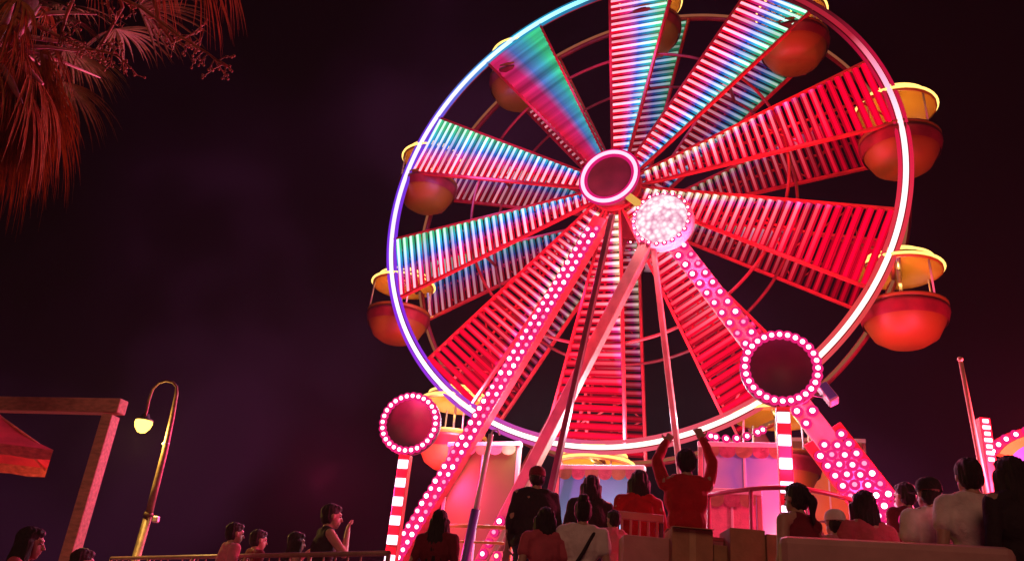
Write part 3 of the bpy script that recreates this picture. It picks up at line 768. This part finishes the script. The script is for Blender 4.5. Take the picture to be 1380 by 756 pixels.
# hanging fronds and fruit stalks reaching right along the top edge
bm = BM()
for (x, y, L_, n, spr, dr_) in ((205, -70, .95, 24, 2.0, .7), (262, -72, 1.05, 28, 2.2, .7), (300, -60, .8, 20, 1.6, .7), (120, -60, .7, 20, 2.2, .7), (280, -80, .8, 20, 2., .6), (150, -95, .8, 20, 2.2, .7), (235, -100, .95, 24, 2.0, .6), (65, 10, .5, 14, 1.2, .7)):
    b_ = W(x, y, R.uniform(8, 8.6)) - o_
    fan(bm, b_, V((.35, R.uniform(-.3, .3), -.8)), V((.7, -.2, .5)), L_, n, spr, dr_ * .6, .022, 6)
obj('hanging_fronds', bm, MT['frond_dry'], palm)
def stalk(pxs, D):
    bm = BM(); P_ = [W(x, y, D) - o_ for x, y in pxs]
    tube(bm, P_, [.025 - .018 * i / (len(P_) - 1) for i in range(len(P_))], 7)
    for i in range(1, len(P_)):
        for q in range(3 if i < len(P_) - 1 else 7):
            b_ = P_[i - 1].lerp(P_[i], R.random()); d = V((R.uniform(-.6, .9), R.uniform(-.6, .6), R.uniform(-.8, .35))).normalized()
            L_ = R.uniform(.1, .24); e_ = b_ + d * L_
            tube(bm, [b_, b_ + d * L_ * .5 + V((0, 0, .01)), e_], [.008, .006, .004], 5)
            for s in range(4):
                d2 = (d + V((R.uniform(-.9, .9), R.uniform(-.9, .9), R.uniform(-.9, .9)))).normalized(); b2 = b_ + d * L_ * R.uniform(.3, 1)
                e2 = b2 + d2 * R.uniform(.04, .1); tube(bm, [b2, e2], [.004, .003], 4)
                if R.random() < .7: ell(bm, e2, (.014, .014, .014), None, 6, 4)
    obj('fruit_stalk', bm, MT['fruit'], palm)
stalk([(20, 20), (70, 45), (110, 65), (150, 72), (166, 80)], 8.2)
stalk([(60, -60), (120, -20), (190, 10), (240, 48), (280, 72), (306, 92)], 8.2)
stalk([(110, -30), (90, 20), (78, 62)], 8.1)
stalk([(150, -40), (165, 10), (140, 55), (128, 74)], 8.3)
stalk([(200, -30), (215, 30), (232, 58), (275, 40)], 8.3)

# ------------------------------------------------------------------ people
def person(px, py, D, yaw, label, shirt, hair='short', arms=None, trousers='denim', skin='skin', voxel=.011, sleeve='short', hair_m='hair', fl=FLOOR, hgt=None, lean=0, turn=0, hood=None, strap=None, fat=1.0):
    hc = W(px, py, D)
    h = hgt or (hc.z - fl) / .935
    s = h / 1.7
    root = empty('person', (hc.x, hc.y, fl), yaw, label, 'person')
    PEOPLE.append((label, round(h, 2)))
    S = lambda x, y, z: V((x, y + lean * max(0, z - .9), z)) * s
    hips = S(0, 0, .93)
    arms = arms or {}
    def limb(sd, key):
        sh = S(sd * .185, 0, 1.40)
        e_, w_ = arms.get(key, ((sd * .245, -.03, 1.12), (sd * .24, .08, .88)))
        return sh, V(e_) * s, V(w_) * s
    bm = BM()
    hd = S(0, .03, 1.585); hz = Matrix.Rotation(turn, 3, 'Z')
    Hh = lambda x, y, z: hd + hz @ (V((x, y, z)) * s)
    # head: skull, jaw, nose, brow, lips, ears
    ell(bm, Hh(0, -.01, .025), (.074 * s, .094 * s, .09 * s), hz)
    ell(bm, Hh(0, .022, -.04), (.058 * s, .066 * s, .075 * s), hz)
    ell(bm, Hh(0, .055, -.092), (.028 * s, .026 * s, .022 * s), hz)
    cap(bm, Hh(0, .083, .012), Hh(0, .108, -.03), .009 * s, .015 * s, 8)
    ell(bm, Hh(0, .078, .03), (.052 * s, .016 * s, .012 * s), hz)
    ell(bm, Hh(0, .082, -.062), (.024 * s, .012 * s, .011 * s), hz)
    for q in (-1, 1): ell(bm, Hh(q * .076, -.005, -.005), (.01 * s, .02 * s, .032 * s), hz)
    cap(bm, S(0, -.01, 1.40), S(0, .012, 1.53), .056 * s, .05 * s)
    # trunk
    ell(bm, S(0, 0, 1.27), (.16 * s * fat, .108 * s * fat, .19 * s)); ell(bm, S(0, .005, 1.08), (.135 * s * fat, .1 * s * fat, .15 * s)); ell(bm, S(0, -.01, .93), (.158 * s * fat, .112 * s * fat, .13 * s))
    cap(bm, S(-.15, 0, 1.40), S(.15, 0, 1.40), .06 * s, .06 * s); cap(bm, S(-.1, -.02, 1.43), S(.1, -.02, 1.43), .05 * s, .05 * s)
    for q in (-1, 1):
        cap(bm, S(q * .09, 0, .9), S(q * .095, .02, .48), .085 * s, .058 * s); cap(bm, S(q * .095, .02, .48), S(q * .095, -.01, .08), .056 * s, .038 * s)
        cap(bm, S(q * .095, -.03, .045), S(q * .11, .15, .035), .04 * s, .032 * s)
        sh, e_, w_ = limb(q, 'L' if q < 0 else 'R')
        cap(bm, sh, e_, .052 * s, .04 * s); cap(bm, e_, w_, .04 * s, .027 * s)
        # hand: palm, four unequal curled fingers, thumb from the side of the palm
        d = (w_ - e_).normalized(); sx = d.cross(V((0, 1, 0)))
        if sx.length < .2: sx = d.cross(V((1, 0, 0)))
        sx.normalize(); pn = sx.cross(d)
        curl = -pn if pn.y < 0 else pn
        M = Matrix((sx, pn, d)).transposed()
        pcn = w_ + d * .05 * s
        ell(bm, pcn, (.041 * s, .018 * s, .052 * s), M); cap(bm, w_, pcn, .026 * s, .024 * s, 8)
        for i, l in enumerate((.062, .075, .082, .074)):
            off = (-.03 + .02 * i) * 1.0
            k0 = pcn + sx * off * s + d * .038 * s; k1 = k0 + (d * .9 + sx * off * 2.2 + curl * .25).normalized() * l * .55 * s; k2 = k1 + (d * .65 + curl * .75).normalized() * l * .5 * s
            cap(bm, k0, k1, .0095 * s, .0088 * s, 8); cap(bm, k1, k2, .0088 * s, .0078 * s, 8)
        tb = pcn + sx * (.036 * -q) * s - d * .012 * s; t1 = tb + (sx * -q * .8 + d * .7 + curl * .3).normalized() * .04 * s; t2 = t1 + (d * .9 + curl * .5 - sx * q * .2).normalized() * .03 * s
        cap(bm, tb, t1, .0125 * s, .011 * s, 8); cap(bm, t1, t2, .011 * s, .009 * s, 8)
    obj('body', remesh(bm, voxel * s, 2), MT[skin], root)
    # shirt
    g = .017 * s; bm = BM()
    ell(bm, S(0, 0, 1.27), (.16 * s * fat + g, .108 * s * fat + g, .19 * s)); ell(bm, S(0, .005, 1.08), (.14 * s * fat + g, .105 * s * fat + g, .17 * s)); ell(bm, S(0, -.01, .93), (.158 * s * fat + g, .114 * s * fat + g, .12 * s))
    cap(bm, S(-.15, 0, 1.395), S(.15, 0, 1.395), .062 * s + g * .6, .062 * s + g * .6); cap(bm, S(-.1, -.02, 1.425), S(.1, -.02, 1.425), .05 * s + g * .5, .05 * s + g * .5)
    for q in (-1, 1):
        sh, e_, w_ = limb(q, 'L' if q < 0 else 'R')
        if sleeve == 'long': cap(bm, sh, e_, .055 * s + g * .4, .040 * s + g * .4); cap(bm, e_, w_, .040 * s + g * .4, .029 * s + g * .35)
        elif sleeve == 'short': cap(bm, sh, sh.lerp(e_, .5), .058 * s + g * .7, .052 * s + g)
    sm = remesh(bm, .014 * s, 3, 'shirt')
    displace(sm, lambda c_: s * (noise.noise(V((c_.x * 7 / s, c_.y * 7 / s, c_.z * 3.2 / s + root.location.x))) * .017 + noise.noise(V((c_.x * 16 / s, c_.y * 16 / s, c_.z * 9 / s))) * .008))   # soft folds
    obj('shirt', sm, MT[shirt], root)
    bm = BM(); ell(bm, S(0, -.01, .93), (.158 * s * fat + g * .8, .112 * s * fat + g * .8, .13 * s))
    for q in (-1, 1):
        cap(bm, S(q * .09, 0, .9), S(q * .095, .02, .48), .085 * s + g, .058 * s + g); cap(bm, S(q * .095, .02, .48), S(q * .095, -.01, .1), .058 * s + g, .05 * s + g * .6)
    obj('trousers', remesh(bm, .02 * s, 3, 'trousers'), MT[trousers], root)
    # hair
    bm = BM()
    if hair != 'cap':
        ell(bm, Hh(0, -.022, .045), (.084 * s, .098 * s, .09 * s), hz); ell(bm, Hh(0, -.045, -.005), (.08 * s, .075 * s, .09 * s), hz)
        ell(bm, Hh(0, .04, .085), (.06 * s, .05 * s, .034 * s), hz)
    if hair == 'long':
        for q in range(9):
            a = (q / 8 - .5) * 3.3
            t0 = Hh(.078 * math.sin(a), -.075 * math.cos(a) - .005, .0); t1 = Hh(.094 * math.sin(a), -.095 * math.cos(a) - .005, -.14); t2 = Hh(.1 * math.sin(a) + R.uniform(-.02, .02), -.11 * abs(math.cos(a)) - .02, -.27 - R.uniform(0, .06)); t3 = t2 + V((R.uniform(-.02, .02), -.005, -.12)) * s
            cap(bm, t0, t1, .036 * s, .034 * s, 8); cap(bm, t1, t2, .034 * s, .03 * s, 8); cap(bm, t2, t3, .03 * s, .012 * s, 8)
    elif hair == 'bob':
        for q in range(9):
            a = (q / 8 - .5) * 3.5
            t0 = Hh(.08 * math.sin(a), -.075 * math.cos(a) - .005, .0); t1 = Hh(.097 * math.sin(a), -.09 * math.cos(a) - .005, -.12 - R.uniform(0, .03))
            cap(bm, t0, t1, .036 * s, .024 * s, 8)
    elif hair == 'bun':
        ell(bm, Hh(0, -.07, .13), (.05 * s, .05 * s, .045 * s))
    elif hair == 'tail':
        cap(bm, Hh(0, -.11, .05), Hh(0, -.17, -.03), .032 * s, .036 * s, 8); cap(bm, Hh(0, -.17, -.03), Hh(0, -.16, -.2), .036 * s, .012 * s, 8)
    elif hair == 'cap':
        ell(bm, Hh(0, -.04, -.02), (.078 * s, .066 * s, .075 * s), hz)
    hm = remesh(bm, .011 * s, 1, 'hair')
    displace(hm, lambda c_: s * (noise.noise(V((c_.x * 55 / s, c_.y * 55 / s, c_.z * 7 / s))) * .011 + noise.noise(V((c_.x * 20 / s, c_.y * 20 / s, c_.z * 6 / s))) * .006))
    obj('hair', hm, MT[hair_m], root)
    if hair == 'cap':
        bm = BM(); lathe(bm, [(.088, -.01), (.087, .03), (.075, .065), (.045, .088), (.012, .096), (0, .1)], 20, Matrix.Translation(Hh(0, -.015, .03)) @ hz.to_4x4() @ Matrix.Diagonal((s, s * 1.12, s, 1)))
        ell(bm, Hh(0, .11, .03), (.066 * s, .07 * s, .008 * s), hz); obj('cap', bm, MT['cloth_black'] if not hood else MT[hood], root)
    for q in (-1, 1):
        bm = BM(); ell(bm, Hh(q * .031, .079, .006), (.012 * s, .008 * s, .007 * s), hz, 8, 6); obj('eye', bm, MT['eye'], root)
    if strap:
        bm = BM(); n = 22
        # a belt that runs from one shoulder round the body to the opposite hip
        for i in range(n):
            pass
        pts = []
        for i in range(n):
            a = 2 * math.pi * i / n
            z = 1.16 + .25 * math.cos(a) ; x = .168 * math.cos(a) * (1 if True else 1); y = .14 * math.sin(a)
            pts.append(S(x * strap * (.75 if math.cos(a) > 0 else 1.0), y, z + .02))
        tube(bm, pts, .016 * s, 6, 0, True); obj('bag_strap', bm, MT['cloth_black'], root)
    return root
import time; T0 = time.time(); PEOPLE = []
P = math.pi
up_arms = {'L': ((-.25, .12, 1.62), (-.15, .24, 1.81)), 'R': ((.245, .12, 1.63), (.17, .2, 1.85))}
# yaw 0 looks away from the camera, towards +Y; the crowd watches the wheel
person(36, 731, 6.6, -1.3, 'woman in profile with long dark hair at the far left bottom corner', 'cloth_rose', 'long', fl=0)
person(107, 757, 7.6, -.9, 'dark figure whose head just shows beside the foot of the pergola post', 'cloth_maroon', 'short', fl=0)
person(314, 718, 9.0, -1.0, 'person in a pink white top with short hair, first behind the long railing', 'cloth_pink', 'short', fl=LOW)
person(346, 727, 9.6, -1.0, 'person in dark clothes with lit cheek, right beside the pink white top', 'cloth_maroon', 'short', fl=LOW)
person(397, 730, 9.4, -1.1, 'person with bobbed hair and a bright bent wrist, behind the railing', 'cloth_black', 'bob', {'L': ((-.30, .06, 1.25), (-.26, .22, 1.47))}, sleeve='none', fl=LOW)
person(444, 695, 9.4, -1.2, 'tall dark person, one hand raised to the face, behind the long railing', 'cloth_black', 'short', {'R': ((.24, .16, 1.22), (.05, .2, 1.46))}, sleeve='none', fl=LOW)
person(592, 702, 5.9, -.3, 'person in maroon with long hair in front of the yellow railing', 'cloth_maroon', 'long', sleeve='long', fl=STEP)
person(724, 643, 8.2, .1, 'tall person in black with a dark red cap, behind the thin dark red pole', 'cloth_black', 'cap', sleeve='long', hood='cloth_maroon', fat=1.35)
person(736, 700, 5.85, .3, 'person with bobbed dark hair and a rose top before the tall black figure', 'cloth_rose', 'bob', sleeve='short', fl=STEP)
person(797, 656, 8.4, .0, 'person in black with loose dark hair in front of the pale blue board', 'cloth_black', 'bob', sleeve='long', fat=1.15)
person(786, 690, 5.9, -.1, 'person in a white tee with a black shoulder strap seen from behind', 'tee_white', 'bun', strap=1, fl=STEP)
person(828, 700, 7.2, .5, 'child in a pale pink shirt between the white tee and the slatted chair', 'cloth_pink', 'short', {'L': ((-.30, -.02, 1.14), (-.36, .10, .94))}, sleeve='long')
person(862, 650, 8.0, 0, 'person in a bright red jacket with dark hair above the slatted chair', 'tee_red', 'bob', sleeve='long', fat=1.15)
person(925, 622, 7.0, -.1, 'person in a loose red shirt raising both arms over the head', 'tee_red', 'short', up_arms, trousers='cardboard', voxel=.008, sleeve='long', fat=1.12, hgt=1.64)
person(1076, 672, 5.8, .5, 'person in a maroon tank top, bare arm stretched right before the curved railing', 'cloth_maroon', 'tail', {'R': ((.30, .14, 1.12), (.46, .42, 1.05))}, sleeve='none', fl=STEP)
person(1127, 704, 5.9, .2, 'child in a pink top with a pale cap beside the bare arm', 'cloth_pink', 'cap', hood='tee_white', fl=STEP)
person(1166, 682, 5.95, .2, 'person with dark bobbed hair and a rose top near the bright leg bulbs', 'cloth_rose', 'bob', fl=STEP)
person(1254, 664, 5.7, .15, 'person in a white tee with a dark cap seen from behind', 'tee_white', 'cap', fl=STEP)
person(1307, 642, 5.45, -.1, 'broad person in a white tee with short dark hair seen from behind', 'tee_white', 'short', fat=1.1, fl=STEP)
person(1364, 640, 5.2, .2, 'person with very long dark hair in black at the right edge', 'cloth_black', 'long', sleeve='long', fat=1.05, fl=STEP)
person(1222, 668, 8.6, .4, 'dim figure in maroon behind the dark cap', 'cloth_maroon', 'short')
print('PEOPLE', time.time() - T0, PEOPLE)

# ------------------------------------------------------------------ foreground furniture
def ctop(px, py, D): q = W(px, py, D); return q
# padded bench back along the right
a, b = W(1050, 752, 5.15), W(1366, 738, 4.85)
L_ = V((b.x - a.x, b.y - a.y, 0)).length; ang = math.atan2(b.y - a.y, b.x - a.x); h = b.z - STEP
be = empty('bench', ((a.x + b.x) / 2, (a.y + b.y) / 2, STEP), ang, 'long pale pink padded bench back in front of the white shirts on the right', 'bench')
bm = BM(); box(bm, (0, 0, (h + .35) / 2), (L_, .13, h - .35), None, 0, .05); obj('backrest', bm, MT['bench'], be)
bm = BM(); box(bm, (0, .3, .45), (L_ - .1, .5, .12), None, 0, .03); obj('seat', bm, MT['bench'], be)
for x in (-L_ / 2 + .2, L_ / 2 - .2):
    for y in (.1, .48):
        bm = BM(); box(bm, (x, y, .195), (.06, .06, .39), None, 0, .005); obj('leg', bm, MT['dark_steel'], be)
# slatted chair
q = W(862, 696, 7.5); hch = q.z - FLOOR
ch = empty('chair', (q.x, q.y, FLOOR), 0, 'dark chair with a slatted back below the bright red jacket', 'chair')
bm = BM(); box(bm, (0, 0, hch), (.44, .04, .07), None, 0, .01); obj('top_rail', bm, MT['pink_paint'], ch)
for k in range(5):
    bm = BM(); box(bm, (-.16 + .08 * k, 0, (hch + .45) / 2), (.022, .025, hch - .45), None, 0, .004); obj('slat', bm, MT['pink_paint'], ch)
bm = BM(); box(bm, (0, .2, .45), (.44, .44, .05), None, 0, .01); obj('seat', bm, MT['dark_steel'], ch)
for x in (-.2, .2):
    for y in (0, .4):
        bm = BM(); box(bm, (x, y, (.42 if y else hch - .04) / 2), (.035, .035, .42 if y else hch - .04), None, 0, .004); obj('leg', bm, MT['dark_steel'], ch)
# counter with boxes
ca, cb_ = W(842, 770, 6.6), W(1062, 770, 6.3)
def carton(name, x0, x1, ytop, D, depth, mat, label, cat, flaps=True, rz=0, h=None):
    a, b = W(x0, ytop, D), W(x1, ytop, D); c = (a + b) / 2; w = (b - a).length
    ztop = c.z; zb_ = ZC
    o = empty(name, (c.x, c.y + depth / 2, zb_), math.atan2(b.y - a.y, b.x - a.x) + rz, label, cat)
    hh = ztop - zb_
    bm = BM(); box(bm, (0, 0, hh / 2), (w, depth, hh - .004), None, 0, .006); obj('carton', bm, mat, o)
    if flaps:
        bm = BM(); box(bm, (0, -depth / 2 + .02, hh + .004), (w * .98, .16, .006), Matrix.Rotation(.08, 3, 'X'), 0); box(bm, (0, depth / 2 - .02, hh + .012), (w * .98, .16, .006), Matrix.Rotation(-.12, 3, 'X'), 0); obj('flap', bm, mat, o)
        bm = BM(); box(bm, (0, -depth / 2 - .003, hh * .5), (.05, .002, hh * .96), None, 0); obj('tape', bm, MT['tan_paint'], o)
    return o
ZC = W(950, 790, 6.4).z
c = (ca + cb_) / 2; cw = (cb_ - ca).length
tb = empty('table', (c.x, c.y + .3, FLOOR), math.atan2(cb_.y - ca.y, cb_.x - ca.x), 'low folding table carrying the brown cartons', 'table')
bm = BM(); box(bm, (0, 0, ZC - FLOOR - .022), (cw + .3, .75, .04), None, 0, .008); obj('tabletop', bm, MT['timber'], tb)
for x in (-cw / 2, cw / 2):
    for y in (-.3, .3):
        bm = BM(); box(bm, (x, y, (ZC - FLOOR - .042) / 2), (.045, .045, ZC - FLOOR - .042), None, 0, .004); obj('leg', bm, MT['dark_steel'], tb)
carton('carton', 842, 906, 722, 6.6, .34, MT['card_pink'], 'pale pink carton, leftmost on the low table', 'box', False)
carton('carton', 907, 962, 712, 6.5, .36, MT['cardboard'], 'tall brown carton in front of the red shirt with raised arms', 'box')
carton('carton', 985, 1032, 712, 6.45, .36, MT['cardboard'], 'narrow brown carton in the middle of the low table', 'box', False)
carton('carton', 1034, 1062, 720, 6.4, .3, MT['cardboard'], 'short brown carton at the right end of the low table', 'box', False)
o = carton('carton', 963, 984, 734, 6.5, .3, MT['cardboard'], 'small brown carton wedged between the two taller brown ones', 'box', False)
# pink purse on the small carton
q = W(973, 722, 6.6)
pb_ = empty('purse', (q.x, q.y + .1, W(973, 733, 6.5).z + .0), .1, 'flat pink purse lying on the small brown carton', 'purse')
bm = BM(); box(bm, (0, 0, .035), (.16, .12, .065), None, 0, .02); bg = obj('pouch', bm, MT['cloth_pink'], pb_)
bm = BM(); box(bm, (0, -.063, .05), (.15, .006, .03), None, 0, .002); obj('flap', bm, MT['cloth_rose'], bg)

# ------------------------------------------------------------------ lamps (point lights near glowing parts, entrance fill added out of view)
def point(name, loc, col, power, rad=.3):
    l = bpy.data.lights.new(name, 'POINT'); l.color = col; l.energy = power; l.shadow_soft_size = rad
    o = bpy.data.objects.new(name, l); C.objects.link(o); o.location = loc; return o
MAG = (1, .03, .22); RED = (1, .02, .04)
for t, e_ in ((.15, 200), (.4, 300), (.65, 420), (.82, 420)):
    point('leg_glow', A1 + (F1 - A1) * t - NB * .75, MAG, e_)
    point('leg_glow', A2 + (F2 - A2) * t - NB * .75, MAG, e_)
point('hub_glow', WL(0, -1.0, 1.0), (1, .15, .3), 120)
point('rear_hub_glow', dc - NB * .7, (1, .5, .6), 200, .2)
point('sign_glow', cL + V((-1.3, -.25, -1.2)), MAG, 1100); point('sign_glow', cR + V((0, -.5, -1.3)), MAG, 110)
for a, c_, e_ in ((85, (.6, .2, .7), 240), (13, RED, 260), (-22, RED, 260), (-58, RED, 260), (-94, RED, 320), (-130, RED, 280), (165, (.4, .2, .8), 300), (121, (.5, .1, .4), 200)):
    t = math.radians(a); point('spoke_glow', WL(4.2 * math.cos(t), 4.2 * math.sin(t), .7), c_, e_, .8)
for k, g in enumerate(gy): point('gondola_glow', g.location + V((0, 0, -.35)), (1, .5, .12), 44, .1)
point('street_lamp_glow', lc + V((0, 0, -.2)), (1, .6, .14), 230, .12)
point('entrance_fill', W(1445, 610, 11.4), (1, .06, .16), 2200)  # added beyond the right edge to brighten pergola post and crowd
for x_, y_ in ((1.6, -6.05), (-1.6, -6.05), (0, -6.1), (3.4, -5.2), (-3.4, -5.2)): point('rim_glow', WL(x_, y_, .45), (.9, .78, 1), 300)
point('tie_glow', pa.lerp(pb, .35) - NB * .6, (1, .6, .5), 120); point('tie_glow', pa.lerp(pb, .75) - NB * .6, (1, .6, .5), 120)

# dim warm fill added behind the viewer, standing in for rides and stalls there
fill_sun = bpy.data.lights.new('fill_sun', 'SUN'); fill_sun.energy = .4; fill_sun.angle = math.radians(25); fill_sun.color = (1, .4, .25)
so = bpy.data.objects.new('fill_sun', fill_sun); C.objects.link(so)
sdir = V((.12, .8, -.5)).normalized(); so.rotation_euler = sdir.to_track_quat('-Z', 'Y').to_euler(); so.location = (0, -10, 12)

# ------------------------------------------------------------------ world
w = bpy.data.worlds.new('World'); scene.world = w; w.use_nodes = True
nt = w.node_tree; nt.nodes.clear(); N, L = nt.nodes, nt.links
out = N.new('ShaderNodeOutputWorld'); bgn = N.new('ShaderNodeBackground'); L.new(bgn.outputs[0], out.inputs[0])
sky = N.new('ShaderNodeTexSky'); sky.sky_type = 'NISHITA'; sky.sun_disc = False; sky.sun_elevation = math.radians(-6); sky.sun_rotation = math.radians(160)
tc = N.new('ShaderNodeTexCoord')
nz = N.new('ShaderNodeTexNoise'); nz.inputs['Scale'].default_value = 2.6; nz.inputs['Detail'].default_value = 3; nz.inputs['Roughness'].default_value = .5
L.new(tc.outputs['Generated'], nz.inputs['Vector'])
cl = ramp(nt, nz.outputs[0], [(.43, (.0011, .0003, .0005)), (.53, (.004, .0007, .0026)), (.66, (.018, .0033, .0125))])
bs = N.new('ShaderNodeMix'); bs.data_type = 'RGBA'; bs.blend_type = 'ADD'; bs.inputs[0].default_value = 1
sc2 = N.new('ShaderNodeMix'); sc2.data_type = 'RGBA'; sc2.blend_type = 'MULTIPLY'; sc2.inputs[0].default_value = 1; sc2.inputs[7].default_value = (.004, .002, .003, 1)
L.new(sky.outputs[0], sc2.inputs[6]); L.new(sc2.outputs[2], bs.inputs[6]); L.new(cl, bs.inputs[7]); L.new(bs.outputs[2], bgn.inputs[0])
bgn.inputs[1].default_value = 1.0

# ------------------------------------------------------------------ haze
bm = BM(); box(bm, (0, 0, 14), (210, 210, 30))
mt, nt2, out2 = newmat('haze_air'); pv = nt2.nodes.new('ShaderNodeVolumePrincipled'); pv.inputs['Color'].default_value = (.9, .86, .88, 1); pv.inputs['Density'].default_value = .0005; pv.inputs['Anisotropy'].default_value = .3
nt2.links.new(pv.outputs[0], out2.inputs['Volume'])
tag(obj('haze', bm, mt), kind='stuff')

# ------------------------------------------------------------------ render settings
scene.view_settings.view_transform = 'Standard'; scene.view_settings.look = 'None'; scene.view_settings.gamma = 1; scene.view_settings.exposure = 0
scene.render.engine = 'CYCLES'
cy = scene.cycles; cy.use_denoising = True; cy.sample_clamp_indirect = 2; cy.max_bounces = 5; cy.volume_bounces = 0; cy.diffuse_bounces = 2; cy.glossy_bounces = 2
cy.caustics_reflective = False; cy.caustics_refractive = False
